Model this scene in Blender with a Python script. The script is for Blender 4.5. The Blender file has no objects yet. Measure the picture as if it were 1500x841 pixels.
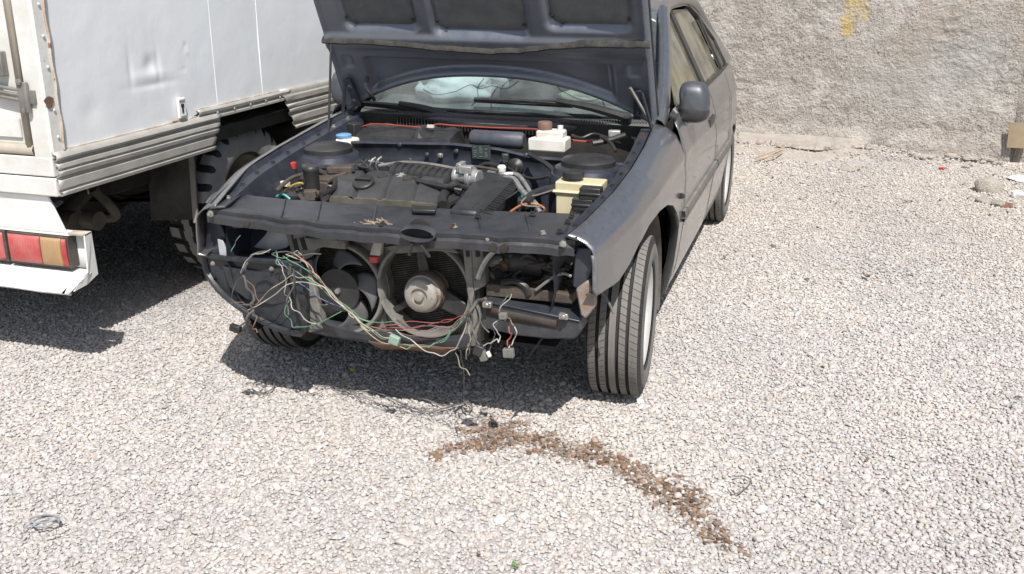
import bpy, bmesh, math, random
import numpy as np
from mathutils import Vector, Matrix, noise
random.seed(7); rng = np.random.default_rng(7)
R = math.radians
S = bpy.context.scene
C = S.collection

# ------------------------------------------------------------------ camera, sky, sun, exposure
CAM = Vector((1.379, -3.444, 1.567)); YAW = .3127; PITCH = R(18.557); FPX = 1436.7
cd = bpy.data.cameras.new("camera"); cam = bpy.data.objects.new("camera", cd); C.objects.link(cam)
cam.location = CAM; cam.rotation_euler = (math.pi/2 - PITCH, 0, YAW)
cd.sensor_width = 36; cd.lens = FPX/1500*36; cd.clip_end = 500; cd.clip_start = .05
S.camera = cam
SUN = Vector((.35, -.60, 1.0)).normalized()
w = bpy.data.worlds.new("World"); S.world = w; w.use_nodes = True
nt = w.node_tree
sky = nt.nodes.new("ShaderNodeTexSky"); sky.sky_type = 'NISHITA'; sky.sun_disc = False
sky.sun_elevation = math.asin(SUN.z); sky.sun_rotation = math.atan2(SUN.x, SUN.y)
sky.air_density = 1.2; sky.dust_density = 2.0
bg = nt.nodes["Background"]; bg.inputs[1].default_value = .085
nt.links.new(sky.outputs[0], bg.inputs[0])
sd = bpy.data.lights.new("sun", 'SUN'); sun = bpy.data.objects.new("sun", sd); C.objects.link(sun)
sd.energy = 4.7; sd.angle = R(.5); sd.color = (1, .965, .92)
sun.rotation_euler = SUN.to_track_quat('Z', 'Y').to_euler(); sun.location = (3, -6, 12)
S.view_settings.view_transform = 'Standard'; S.view_settings.look = 'None'
S.view_settings.exposure = .30; S.view_settings.gamma = 1
S.cycles.max_bounces = 8; S.cycles.transparent_max_bounces = 12

# ------------------------------------------------------------------ helpers
CY, SY, CP, SP = math.cos(YAW), math.sin(YAW), math.cos(PITCH), math.sin(PITCH)
def at(px, py, u=None, v=None, z=None):
    """point where the line of sight of a photo pixel meets the plane u=, v= or z= (real place of a thing whose distance is known)"""
    x, y = (px-750)/FPX, (py-420.5)/FPX
    X, Y, Z = x, CP - SP*y, -SP - CP*y
    d = Vector((X*CY - Y*SY, X*SY + Y*CY, Z))
    if u is not None: t = (u-CAM.x)/d.x
    elif v is not None: t = (v-CAM.y)/d.y
    else: t = (z-CAM.z)/d.z
    return CAM + d*t
def lerp(a, b, t): return a + (b-a)*t
def itp(tab, x):
    if x <= tab[0][0]: return tab[0][1]
    for (a, fa), (b, fb) in zip(tab, tab[1:]):
        if x <= b: return lerp(fa, fb, (x-a)/(b-a))
    return tab[-1][1]
def sst(a, b, x):
    t = min(1, max(0, (x-a)/(b-a))); return t*t*(3-2*t)
def fbm(x, y, z=0, o=4): return noise.fractal(Vector((x, y, z)), 1.0, 2.0, o)

class M:
    def __init__(s): s.v = []; s.f = []
    def add(s, vs, fs):
        n = len(s.v); s.v += [tuple(p) for p in vs]; s.f += [tuple(i+n for i in f) for f in fs]; return s
    def box(s, c, d, rot=None):
        c = Vector(c); h = Vector(d)/2; m = rot if rot is not None else Matrix.Identity(3)
        vs = [c + m @ Vector((x*h.x, y*h.y, z*h.z)) for x in (-1, 1) for y in (-1, 1) for z in (-1, 1)]
        return s.add(vs, [(0,1,3,2),(4,6,7,5),(0,4,5,1),(2,3,7,6),(0,2,6,4),(1,5,7,3)])
    def slab(s, top, d):
        """polygon top (list of points) extruded by vector d"""
        n = len(top); d = Vector(d); top = [Vector(p) for p in top]
        return s.add(top + [p+d for p in top], [tuple(range(n)), tuple(range(2*n-1, n-1, -1))] + [(i, (i+1) % n, (i+1) % n+n, i+n) for i in range(n)])
    def grid(s, rows, closed=False):
        n = len(rows); m = len(rows[0]); vs = [p for r in rows for p in r]
        fs = [(i*m+j, i*m+(j+1) % m, (i+1)*m+(j+1) % m, (i+1)*m+j) for i in range(n-1) for j in range(m if closed else m-1)]
        return s.add(vs, fs)
    def lathe(s, prof, c, axis=(0,0,1), n=24, cap=True):
        ax = Vector(axis).normalized(); a = ax.orthogonal().normalized(); b = ax.cross(a); c = Vector(c)
        rows = [[c + ax*h + (a*math.cos(2*math.pi*k/n) + b*math.sin(2*math.pi*k/n))*r for k in range(n)] for r, h in prof]
        i0 = len(s.v); s.grid(rows, True)
        if cap:
            s.f.append(tuple(i0+k for k in range(n))); s.f.append(tuple(i0+(len(rows)-1)*n+k for k in range(n)))
        return s
    def tube(s, pts, r, n=6, smooth=4):
        P = [Vector(p) for p in pts]
        if smooth and len(P) > 2:
            Q = []
            for i in range(len(P)-1):
                p0 = P[max(i-1, 0)]; p1 = P[i]; p2 = P[i+1]; p3 = P[min(i+2, len(P)-1)]
                for k in range(smooth):
                    t = k/smooth
                    Q.append(.5*((2*p1) + (p2-p0)*t + (2*p0-5*p1+4*p2-p3)*t*t + (3*p1-p0-3*p2+p3)*t**3))
            P = Q + [P[-1]]
        rows = []; a = None
        for i, p in enumerate(P):
            t = (P[min(i+1, len(P)-1)] - P[max(i-1, 0)])
            t = t.normalized() if t.length > 1e-9 else Vector((0,0,1))
            if a is None: a = t.orthogonal().normalized()
            a = (a - t*a.dot(t)); a = a.normalized() if a.length > 1e-6 else t.orthogonal().normalized()
            b = t.cross(a); rr = r(i/(len(P)-1)) if callable(r) else r
            rows.append([p + (a*math.cos(2*math.pi*k/n) + b*math.sin(2*math.pi*k/n))*rr for k in range(n)])
        i0 = len(s.v); s.grid(rows, True)
        s.f.append(tuple(i0+k for k in range(n))); s.f.append(tuple(i0+(len(rows)-1)*n+k for k in range(n)))
        return s
    def mirror(s):
        n = len(s.v); s.v += [(-x, y, z) for x, y, z in s.v]; s.f += [tuple(i+n for i in reversed(f)) for f in s.f[:]]; return s
    def mesh(s, name, m, smooth=True):
        me = bpy.data.meshes.new(name); me.from_pydata(s.v, [], s.f); me.update()
        b = bmesh.new(); b.from_mesh(me); bmesh.ops.recalc_face_normals(b, faces=b.faces); b.to_mesh(me); b.free()
        if smooth: me.polygons.foreach_set("use_smooth", [True]*len(me.polygons))
        for x in (m if isinstance(m, (list, tuple)) else [m]): me.materials.append(x)
        return me
    def build(s, name, m, parent=None, smooth=True, bevel=0, solid=0, auto=40, seg=2):
        o = bpy.data.objects.new(name, s.mesh(name, m, smooth)); link(o, parent)
        if solid:
            k = o.modifiers.new("t", 'SOLIDIFY'); k.thickness = solid; k.offset = -1
        if bevel:
            k = o.modifiers.new("b", 'BEVEL'); k.width = bevel; k.segments = seg; k.limit_method = 'ANGLE'; k.angle_limit = R(35); k.harden_normals = False
        if smooth and auto: o.data.set_sharp_from_angle(angle=R(auto))
        return o
def link(o, parent=None):
    C.objects.link(o)
    if parent is not None:
        o.parent = parent
        root = parent.parent or parent
        if parent.type == 'EMPTY' or parent.parent is None: o.matrix_parent_inverse = Matrix.Translation(-wloc(parent))
    return o
def wloc(o):
    return o.location + (wloc(o.parent) if o.parent and o.get("_local") else Vector())
def thing(name, label, cat, loc, group=None):
    o = bpy.data.objects.new(name, None); C.objects.link(o); o.location = loc; o.empty_display_size = .2
    return tag(o, label, cat, group)
def tag(o, label, cat, group=None):
    o["label"] = label; o["category"] = cat
    if group: o["group"] = group
    return o
def kind(o, k): o["kind"] = k; return o

# ------------------------------------------------------------------ materials
def mat(name, c1, c2=None, scale=6, rough=.5, metal=0, bump=0, bscale=60, dust=0, dcol=(.30,.26,.21), dscale=5, coat=0, r2=None, detail=6, spots=None, sscale=18, samt=.6):
    m = bpy.data.materials.new(name); m.use_nodes = True; t = m.node_tree; N = t.nodes; L = t.links
    b = N["Principled BSDF"]; tc = N.new("ShaderNodeTexCoord")
    b.inputs["Roughness"].default_value = rough; b.inputs["Metallic"].default_value = metal; b.inputs["Coat Weight"].default_value = coat
    def nz(sc, det=detail, ro=.6):
        n = N.new("ShaderNodeTexNoise"); n.inputs["Scale"].default_value = sc; n.inputs["Detail"].default_value = det; n.inputs["Roughness"].default_value = ro
        L.new(tc.outputs["Object"], n.inputs["Vector"]); return n
    def ramp(src, a, b2):
        r = N.new("ShaderNodeMapRange"); r.inputs["From Min"].default_value = a; r.inputs["From Max"].default_value = b2; r.interpolation_type = 'SMOOTHSTEP'; L.new(src, r.inputs[0]); return r.outputs[0]
    def mix(f, a, c):
        x = N.new("ShaderNodeMix"); x.data_type = 'RGBA'
        if f is None: x.inputs[0].default_value = .5
        else: L.new(f, x.inputs[0])
        for i, q in ((6, a), (7, c)):
            if isinstance(q, (tuple, list)): x.inputs[i].default_value = (*q, 1)
            else: L.new(q, x.inputs[i])
        return x.outputs[2]
    col = mix(ramp(nz(scale).outputs[0], .32, .68), c1, c2 if c2 else tuple(x*.8 for x in c1))
    if spots: col = mix(ramp(nz(sscale, 4).outputs[0], samt, samt+.06), col, spots)
    if dust:
        fm = N.new("ShaderNodeMapRange"); fm.inputs[1].default_value = .32; fm.inputs[2].default_value = .74; fm.inputs[4].default_value = min(1, dust*1.25); L.new(nz(dscale*2.2, 9, .68).outputs[0], fm.inputs[0]); f = fm.outputs[0]
        col = mix(f, col, dcol)
        rr = N.new("ShaderNodeMapRange"); rr.inputs[3].default_value = rough; rr.inputs[4].default_value = .85; L.new(f, rr.inputs[0]); L.new(rr.outputs[0], b.inputs["Roughness"])
        if metal:
            rm = N.new("ShaderNodeMapRange"); rm.inputs[3].default_value = metal; rm.inputs[4].default_value = 0; L.new(f, rm.inputs[0]); L.new(rm.outputs[0], b.inputs["Metallic"])
    L.new(col, b.inputs["Base Color"])
    if bump:
        bn = N.new("ShaderNodeBump"); bn.inputs["Strength"].default_value = 1; bn.inputs["Distance"].default_value = bump
        L.new(nz(bscale, 5).outputs[0], bn.inputs["Height"]); L.new(bn.outputs[0], b.inputs["Normal"])
    return m
def glassmat(name, tint, film, amt, rough=.03):
    m = bpy.data.materials.new(name); m.use_nodes = True; t = m.node_tree; N = t.nodes; L = t.links; N.remove(N["Principled BSDF"])
    tr = N.new("ShaderNodeBsdfTransparent"); tr.inputs[0].default_value = (*tint, 1)
    gl = N.new("ShaderNodeBsdfGlossy"); gl.inputs["Roughness"].default_value = rough
    df = N.new("ShaderNodeBsdfDiffuse"); df.inputs[0].default_value = (*film, 1)
    fr = N.new("ShaderNodeFresnel"); fr.inputs[0].default_value = 1.5
    nz = N.new("ShaderNodeTexNoise"); nz.inputs["Scale"].default_value = 9; nz.inputs["Detail"].default_value = 6
    tc = N.new("ShaderNodeTexCoord"); L.new(tc.outputs["Object"], nz.inputs[0])
    mr = N.new("ShaderNodeMapRange"); mr.inputs[1].default_value = .3; mr.inputs[2].default_value = .7; mr.inputs[3].default_value = amt*.5; mr.inputs[4].default_value = min(1, amt*1.5); L.new(nz.outputs[0], mr.inputs[0])
    m1 = N.new("ShaderNodeMixShader"); m2 = N.new("ShaderNodeMixShader")
    L.new(mr.outputs[0], m1.inputs[0]); L.new(tr.outputs[0], m1.inputs[1]); L.new(df.outputs[0], m1.inputs[2])
    L.new(fr.outputs[0], m2.inputs[0]); L.new(m1.outputs[0], m2.inputs[1]); L.new(gl.outputs[0], m2.inputs[2])
    L.new(m2.outputs[0], N["Material Output"].inputs[0]); return m
DUST = (.30,.265,.22)
paint = mat("grey_metallic_paint", (.27,.268,.272), (.255,.254,.26), 1.2, .27, .82, dust=.13, dcol=(.24,.225,.205), dscale=26, coat=.45, spots=(.27,.26,.25), sscale=60, samt=.76)
bay = mat("navy_bay_paint", (.030,.037,.058), (.04,.046,.066), 5, .32, .4, dust=.30, dcol=(.12,.115,.11), dscale=7)
hoodin = mat("hood_inner_paint", (.17,.19,.235), (.19,.21,.25), 4, .34, .7, dust=.28, dcol=(.16,.155,.15), dscale=9, spots=(.11,.095,.08), sscale=34, samt=.70)
black = mat("black_plastic", (.016,.016,.018), (.028,.028,.03), 9, .40, dust=.17, dcol=(.11,.105,.095), dscale=9, bump=.0006)
dusty = mat("dusty_plastic", (.075,.074,.072), (.17,.165,.15), 11, .75, dust=.45, dcol=(.30,.285,.255), dscale=13, bump=.001)
dbeam = mat("dirty_black_beam", (.022,.024,.030), (.04,.042,.05), 7, .36, dust=.16, dcol=(.16,.15,.14), dscale=9, spots=(.15,.08,.045), sscale=9, samt=.72, bump=.0012)
rubber = mat("tyre_rubber", (.15,.142,.132), (.185,.175,.162), 8, .85, bump=.0006, bscale=120)
truckrub = mat("truck_tyre_rubber", (.20,.21,.22), (.26,.255,.24), 8, .8, bump=.001, bscale=90)
alloy = mat("alloy_rim", (.66,.66,.65), (.56,.55,.53), 7, .4, .3, dust=.3, dcol=(.35,.32,.28))
steel = mat("bare_steel", (.5,.49,.47), (.36,.34,.31), 20, .4, .7, bump=.0005, spots=(.22,.11,.06), sscale=22, samt=.6)
cast = mat("cast_aluminium", (.46,.46,.45), (.3,.3,.29), 25, .5, .6, bump=.001)
rust = mat("rusty_metal", (.17,.075,.04), (.08,.05,.04), 14, .85, bump=.0015, dust=.35, dcol=(.2,.17,.14))
underm = mat("underbody", (.018,.017,.016), (.04,.035,.03), 8, .85, bump=.003, bscale=25)
linerm = mat("grey_liner", (.42,.44,.48), (.52,.54,.58), 6, .5, dust=.4, dcol=(.12,.12,.12))
insul = mat("insulation_felt", (.10,.104,.112), (.13,.132,.138), 14, .9, bump=.002, bscale=45)
rubseal = mat("rubber_seal", (.018,.018,.018), (.05,.045,.04), 22, .8, bump=.004, bscale=60)
cream = mat("cream_tank", (.66,.60,.40), (.58,.50,.30), 4, .4, dust=.25, dcol=(.35,.30,.2))
whitep = mat("white_plastic", (.72,.70,.64), (.6,.57,.5), 12, .4)
cabin = mat("cabin_trim", (.07,.075,.075), (.10,.10,.095), 6, .8)
seatm = mat("pale_seat_cloth", (.40,.42,.33), (.33,.35,.28), 9, .9, bump=.002)
bagm = mat("airbag_cloth", (.72,.76,.78), (.6,.65,.68), 6, .85, bump=.006, bscale=7)
glass_w = glassmat("windscreen_glass", (.70,.80,.80), (.42,.47,.46), .16)
glass_s = glassmat("dusty_glass_painted_reflection", (.46,.49,.40), (.36,.345,.25), .45, .08)  # dust film whose mottled beige also paints in the wall's reflection
redc = mat("red_plastic", (.5,.05,.04), (.35,.04,.03), 20, .4)
bluec = mat("blue_cap", (.16,.33,.55), None, 20, .45)
brownc = mat("brown_cap", (.16,.075,.05), None, 20, .6, dust=.3)
olive = mat("olive_metal", (.12,.115,.085), (.09,.088,.07), 15, .5, .3, dust=.35)
coverm = mat("engine_cover_plastic", (.04,.041,.044), (.055,.055,.056), 8, .38, dust=.09, dcol=(.15,.145,.13), dscale=8)
white_t = mat("white_truck_panel", (.77,.79,.81), (.74,.765,.785), 2.5, .35, dust=.2, dcol=(.62,.61,.59), dscale=2, bump=.004, bscale=3.5, spots=(.5,.48,.45), sscale=30, samt=.76)
white_f = mat("white_truck_frame", (.74,.75,.74), (.64,.64,.6), 5, .5, dust=.35, dcol=(.45,.40,.34), spots=(.2,.12,.08), sscale=24, samt=.72, bump=.001)
alum = mat("aluminium_moulding", (.50,.49,.46), (.40,.39,.36), 9, .5, .35, dust=.4, dcol=(.33,.29,.24), dscale=12)
bumpw = mat("white_bumper_paint", (.82,.82,.805), (.76,.755,.735), 5, .5, spots=(.35,.3,.26), sscale=26, samt=.7)
lampred = mat("red_lamp_lens", (.42,.03,.035), (.5,.12,.11), 9, .35, dust=.45, dcol=(.45,.22,.2), dscale=6)
lampamb = mat("amber_lamp_lens", (.40,.25,.11), (.36,.21,.10), 12, .4, dust=.4, dcol=(.42,.32,.2))
def ipix(z0, pts, v): return [at(x, y, v=v) for x, y in pts]

# ------------------------------------------------------------------ ground
def gz(u, v):
    h = .012*fbm(u*.7, v*.7, 3) + .006*fbm(u*2.3, v*2.3, 9)
    h += .02*sst(4.7, 5.3, v)*sst(-.2, .7, u)*(1-sst(1.3, 2.0, u)) - .045*sst(4.2, 5.5, v)*sst(1.5, 2.6, u)
    near = sst(-.3, -.1, u+1) * 0
    return h + near
groundm = mat("gravel_bed", (.39,.37,.345), (.46,.435,.41), 90, .95, bump=.01, bscale=70, dust=.4, dcol=(.36,.33,.30), dscale=90)
us = sorted(set([-150,-60,-25,-12,-7] + list(np.round(np.linspace(-4.5, 5, 115), 3)) + [7,12,25,60,150]))
vs = sorted(set([-150,-60,-25,-10] + list(np.round(np.linspace(-3.5, 6, 115), 3)) + [9,16,30,70,200]))
g = M().grid([[(u, v, gz(u, v)-.004) for u in us] for v in vs])
kind(g.build("ground", groundm, auto=0), "structure")

# gravel stones
stonem = bpy.data.materials.new("gravel_stone"); stonem.use_nodes = True
t = stonem.node_tree; b = t.nodes["Principled BSDF"]; b.inputs["Roughness"].default_value = .85
a = t.nodes.new("ShaderNodeAttribute"); a.attribute_type = 'INSTANCER'; a.attribute_name = "tone"
tc = t.nodes.new("ShaderNodeTexCoord"); n1 = t.nodes.new("ShaderNodeTexNoise"); n1.inputs["Scale"].default_value = 1.6; n1.inputs["Detail"].default_value = 5
t.links.new(tc.outputs["Object"], n1.inputs[0])
mr = t.nodes.new("ShaderNodeMapRange"); mr.inputs[1].default_value = .25; mr.inputs[2].default_value = .75; mr.inputs[3].default_value = .78; mr.inputs[4].default_value = 1.16
t.links.new(n1.outputs[0], mr.inputs[0])
mx = t.nodes.new("ShaderNodeVectorMath"); mx.operation = 'SCALE'; t.links.new(a.outputs["Color"], mx.inputs[0]); t.links.new(mr.outputs[0], mx.inputs["Scale"])
t.links.new(mx.outputs[0], b.inputs["Base Color"])
def stone_mesh(name, m, seed, sub=2, flat=.62, planes=9):
    rg = np.random.default_rng(seed); bm = bmesh.new(); bmesh.ops.create_icosphere(bm, subdivisions=sub, radius=1)
    P = []
    for k in range(planes):
        d = rg.normal(size=3); d /= np.linalg.norm(d); P.append((Vector(d), rg.uniform(.62, .9)))
    for vt in bm.verts:
        c = vt.co.copy()
        for d, h in P:
            q = c.dot(d)
            if q > h: c -= d*(q-h)*.92
        c *= 1 + .10*noise.noise(c*1.7 + Vector((seed, 0, 0)))
        vt.co = Vector((c.x*rg.uniform(.99,1.01), c.y*.8, c.z*flat))
    me = bpy.data.meshes.new(name); bm.to_mesh(me); bm.free(); me.materials.append(m)
    me.polygons.foreach_set("use_smooth", [True]*len(me.polygons)); me.set_sharp_from_angle(angle=R(28))
    return me
protos = [bpy.data.objects.new("gravel_stone_shape", stone_mesh("gravel_stone_shape", stonem, 20+i, 2, (.55,.7,.62,.8,.5,.66)[i % 6])) for i in range(10)]
OIL = [at(x, y, z=0).xy for x, y in ((636,664),(690,650),(722,634),(760,642),(830,660),(890,670),(930,692),(985,722),(1012,756),(1055,788),(1092,808))]
OILW = [.03,.05,.10,.085,.065,.055,.06,.07,.065,.04,.02]
def oil(x, y):
    best = 9
    for (p, q), (wa, wb) in zip(zip(OIL, OIL[1:]), zip(OILW, OILW[1:])):
        d = q-p; tt = min(1, max(0, ((x-p.x)*d.x+(y-p.y)*d.y)/d.length_squared)); c = p+d*tt
        best = min(best, math.hypot(x-c.x, y-c.y)/lerp(wa, wb, tt))
    return best
def gravel(density_bands):
    P = []
    f = Vector((-SY, CY)); s = Vector((CY, SY))
    for d0, d1, sp, k in density_bands:
        d = d0
        while d < d1:
            hw = .60*d*.94+.9; x = -hw
            while x < hw:
                jx, jd = x + random.uniform(-.5, .5)*sp, d + random.uniform(-.5, .5)*sp
                u = CAM.x + s.x*jx + f.x*jd; v = CAM.y + s.y*jx + f.y*jd
                if random.random() < (.5 if v > .6 and fbm(u*1.1, v*1.1, 4) + .4*fbm(u*4, v*4, 1) > .30 else 1.1) and v < 5.58 and not (u > 2.85 and v > 5.5) and not (v > 5.0+.10*fbm(u*5, v*5, 3) and .55 < u+.1*fbm(u*3, v*3) < 1.75 and random.random() < .62): P.append((u, v, k))
                x += sp
            d += sp*.87
    return P
def stone_lift(u, v):
    return .018*sst(4.95, 5.15, v + .12*fbm(u*4, v*4, 7))*sst(.1, .4, u)*(1-sst(1.8, 2.3, u)) if v > 4.8 else 0
pts = gravel([(1.95, 3.3, .0122, 1), (3.3, 4.6, .0128, 1), (4.6, 6.4, .0155, 1.05), (6.4, 9.6, .0205, 1.15)])
n = len(pts); co = np.zeros((n, 3)); rot = rng.uniform(0, 6.283, (n, 3)); scl = np.zeros((n, 3)); col = np.ones((n, 4)); idx = rng.integers(0, 10, n)
rot[:, 0] = rng.normal(0, .17, n); rot[:, 1] = rng.normal(0, .17, n)
pal = np.array([(.57,.54,.515),(.54,.51,.48),(.55,.50,.46),(.52,.465,.43),(.50,.48,.475),(.43,.41,.395),(.62,.60,.58),(.53,.49,.455)])
pick = rng.choice(8, n, p=[.25,.22,.14,.08,.11,.05,.06,.09])
size = np.exp(rng.normal(0, .27, n))*.0069; size[rng.random(n) < .012] *= 1.9; size[rng.random(n) < .06] *= 1.3; size = np.clip(size, .0042, .0155)
for i, (u, v, k) in enumerate(pts):
    s = size[i]*k
    co[i] = (u, v, gz(u, v) + stone_lift(u, v) + rng.uniform(-.0045, .002) + (.004 if s > .015 else 0)); scl[i] = s*rng.uniform(.8, 1.25, 3)
    c = pal[pick[i]]*rng.uniform(.84, 1.0)*np.array((.95, .945, .94))
    far = sst(1.0, 3.6, v); c = c*(1-.04*far)*np.array((1, 1-.022*far, 1-.065*far))
    pat = fbm(u*.9, v*.9, 5); c = c*(1+.10*pat)*np.array((1+.015*pat, 1, 1-.03*pat))
    if v < .1:
        q = oil(u, v) + .85*fbm(u*13, v*13, 2) + rng.normal(0, .28)
        if q < 1.35:
            f = 1-sst(.55, 1.35, q)
            if rng.random() < (.50 if u < .75 else .36) + .5*f: f *= rng.uniform(.7, 1); c = c*(1-f) + f*np.array((.165,.088,.042))*rng.uniform(.3, 1.5)*np.array((1, rng.uniform(.85, 1.15), rng.uniform(.75, 1.3)))
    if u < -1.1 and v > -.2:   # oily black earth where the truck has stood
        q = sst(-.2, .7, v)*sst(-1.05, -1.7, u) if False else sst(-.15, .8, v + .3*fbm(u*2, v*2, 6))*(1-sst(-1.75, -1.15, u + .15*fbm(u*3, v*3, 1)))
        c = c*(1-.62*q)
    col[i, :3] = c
me = bpy.data.meshes.new("gravel"); me.vertices.add(n); me.vertices.foreach_set("co", co.ravel())
for nm, tp, dat, key in (("rot", 'FLOAT_VECTOR', rot, "vector"), ("scl", 'FLOAT_VECTOR', scl, "vector"), ("pick", 'INT', idx, "value"), ("tone", 'FLOAT_COLOR', col, "color")):
    at_ = me.attributes.new(nm, tp, 'POINT'); at_.data.foreach_set(key, dat.ravel())
go = bpy.data.objects.new("gravel", me); C.objects.link(go); kind(go, "stuff")
go["label"] = "pale grey gravel covering the yard, stained brown by a spill"
ng = bpy.data.node_groups.new("gravel_scatter", 'GeometryNodeTree')
ng.interface.new_socket("Geometry", in_out='INPUT', socket_type='NodeSocketGeometry'); ng.interface.new_socket("Geometry", in_out='OUTPUT', socket_type='NodeSocketGeometry')
N = ng.nodes; L = ng.links; gi = N.new("NodeGroupInput"); gout = N.new("NodeGroupOutput")
iop = N.new("GeometryNodeInstanceOnPoints"); jn = N.new("GeometryNodeJoinGeometry")
for p in reversed(protos):
    oi = N.new("GeometryNodeObjectInfo"); oi.inputs["Object"].default_value = p; oi.inputs["As Instance"].default_value = True; L.new(oi.outputs["Geometry"], jn.inputs[0])
def na(nm, tp):
    x = N.new("GeometryNodeInputNamedAttribute"); x.data_type = tp; x.inputs["Name"].default_value = nm; return next(o for o in x.outputs if o.enabled and o.name == "Attribute")
iop.inputs["Pick Instance"].default_value = True
L.new(gi.outputs[0], iop.inputs["Points"]); L.new(jn.outputs[0], iop.inputs["Instance"]); L.new(na("pick", 'INT'), iop.inputs["Instance Index"])
L.new(na("rot", 'FLOAT_VECTOR'), iop.inputs["Rotation"]); L.new(na("scl", 'FLOAT_VECTOR'), iop.inputs["Scale"]); L.new(iop.outputs[0], gout.inputs[0])
go.modifiers.new("scatter", 'NODES').node_group = ng

# ------------------------------------------------------------------ wall
def wallmat():
    m = mat("rough_plaster", (.43,.395,.36), (.365,.335,.305), 2.2, .95, bump=.022, bscale=46, dust=.35, dcol=(.46,.43,.39), dscale=2.0)
    t = m.node_tree; N = t.nodes; L = t.links; b = N["Principled BSDF"]; src = b.inputs["Base Color"].links[0].from_socket
    tc = N.new("ShaderNodeTexCoord")
    vo = N.new("ShaderNodeTexNoise"); vo.inputs["Scale"].default_value = 85; vo.inputs["Detail"].default_value = 5; L.new(tc.outputs["Object"], vo.inputs[0])
    r = N.new("ShaderNodeMapRange"); r.inputs[1].default_value = .53; r.inputs[2].default_value = .66; r.interpolation_type = 'SMOOTHSTEP'; L.new(vo.outputs[0], r.inputs[0])
    x = N.new("ShaderNodeMix"); x.data_type = 'RGBA'; L.new(r.outputs[0], x.inputs[0]); L.new(src, x.inputs[6]); x.inputs[7].default_value = (.15,.135,.12,1)
    # yellow paint run
    def dist(px, pz, sx, sz):
        mp = N.new("ShaderNodeVectorMath"); mp.operation = 'SUBTRACT'; mp.inputs[1].default_value = (px, 5.6, pz); L.new(tc.outputs["Object"], mp.inputs[0])
        sc = N.new("ShaderNodeVectorMath"); sc.operation = 'MULTIPLY'; sc.inputs[1].default_value = (1/sx, 0, 1/sz); L.new(mp.outputs[0], sc.inputs[0])
        ln = N.new("ShaderNodeVectorMath"); ln.operation = 'LENGTH'; L.new(sc.outputs[0], ln.inputs[0])
        ad = N.new("ShaderNodeMath"); ad.operation = 'MULTIPLY_ADD'; ad.inputs[1].default_value = 1.5; L.new(nz2.outputs[0], ad.inputs[0]); L.new(ln.outputs["Value"], ad.inputs[2])
        rr = N.new("ShaderNodeMapRange"); rr.inputs[1].default_value = 1.75; rr.inputs[2].default_value = .95; L.new(ad.outputs[0], rr.inputs[0]); return rr.outputs[0]
    nz2 = N.new("ShaderNodeTexNoise"); nz2.inputs["Scale"].default_value = 12; nz2.inputs["Detail"].default_value = 6; L.new(tc.outputs["Object"], nz2.inputs[0])
    cur = x.outputs[2]
    for sc_, lo_, hi_, cc in ((1.1,.50,.66,(.37,.31,.25)), (3.4,.54,.60,(.49,.465,.435)), (1.7,.56,.62,(.46,.43,.395)), (9,.60,.66,(.25,.225,.195)), (26,.60,.66,(.20,.18,.16))):
        q_ = N.new("ShaderNodeTexNoise"); q_.inputs["Scale"].default_value = sc_; q_.inputs["Detail"].default_value = 8; q_.inputs["Roughness"].default_value = .62; L.new(tc.outputs["Object"], q_.inputs[0])
        rr = N.new("ShaderNodeMapRange"); rr.inputs[1].default_value = lo_; rr.inputs[2].default_value = hi_; rr.inputs[4].default_value = .7; L.new(q_.outputs[0], rr.inputs[0])
        y = N.new("ShaderNodeMix"); y.data_type = 'RGBA'; L.new(rr.outputs[0], y.inputs[0]); L.new(cur, y.inputs[6]); y.inputs[7].default_value = (*cc, 1); cur = y.outputs[2]
    for px, pz, sx, sz, cc in ((1.44,1.03,.085,.14,(.52,.36,.10)), (1.47,1.25,.10,.22,(.50,.38,.15)), (1.58,1.12,.05,.10,(.48,.38,.18)), (2.35,.75,.55,.45,(.37,.36,.345)), (1.9,.55,.45,.25,(.36,.345,.325))):
        y = N.new("ShaderNodeMix"); y.data_type = 'RGBA'
        dd = dist(px, pz, sx, sz); k = N.new("ShaderNodeMath"); k.operation = 'MULTIPLY'; k.inputs[1].default_value = .75; L.new(dd, k.inputs[0])
        L.new(k.outputs[0], y.inputs[0]); L.new(cur, y.inputs[6]); y.inputs[7].default_value = (*cc, 1); cur = y.outputs[2]
    L.new(cur, b.inputs["Base Color"]); return m
wm = wallmat()
wall = thing("rough_wall", "long rough grey plastered wall with a yellow paint run behind the car", "wall", (0, 5.7, 0))
ul = [-9,-7] + list(np.linspace(-6, .15, 200)) + list(np.linspace(.16, 2.84, 280)); zl = list(np.linspace(-.12, 1.6, 175)) + list(np.linspace(1.63, 3.0, 25))
def wd(u, z): return 5.6 - .005*sst(.05, .12, fbm(u*2.2, z*2.2, 21, 5)) - .007*fbm(u*6, z*6, 4, 6) - .02*fbm(u*1.3, z*1.3, 8) - .008*fbm(u*15, z*15, 2, 2)*max(0, .55+1.3*fbm(u*2, z*2, 5)) - .06*(1-sst(0, .2, z))*(.6+.5*fbm(u*3, 0, 6))
m = M().grid([[(u, wd(u, z), z) for u in ul] for z in zl])
i0 = len(ul)*(len(zl)-1)
m.slab([(-9,5.63,-.2),(2.84,5.63,-.2),(2.84,5.9,-.2),(-9,5.9,-.2)], (0,0,3.2))
m.build("plaster_face", wm, wall, auto=0)
pierm = mat("rubble_masonry", (.38,.355,.335), (.29,.275,.26), 5, .95, bump=.03, bscale=18, dust=.35, dcol=(.36,.34,.31), dscale=6)
ul = list(np.linspace(2.80, 4.6, 110)) + list(np.linspace(4.7, 14, 60)); zl = np.linspace(-.15, 3, 110)
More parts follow.
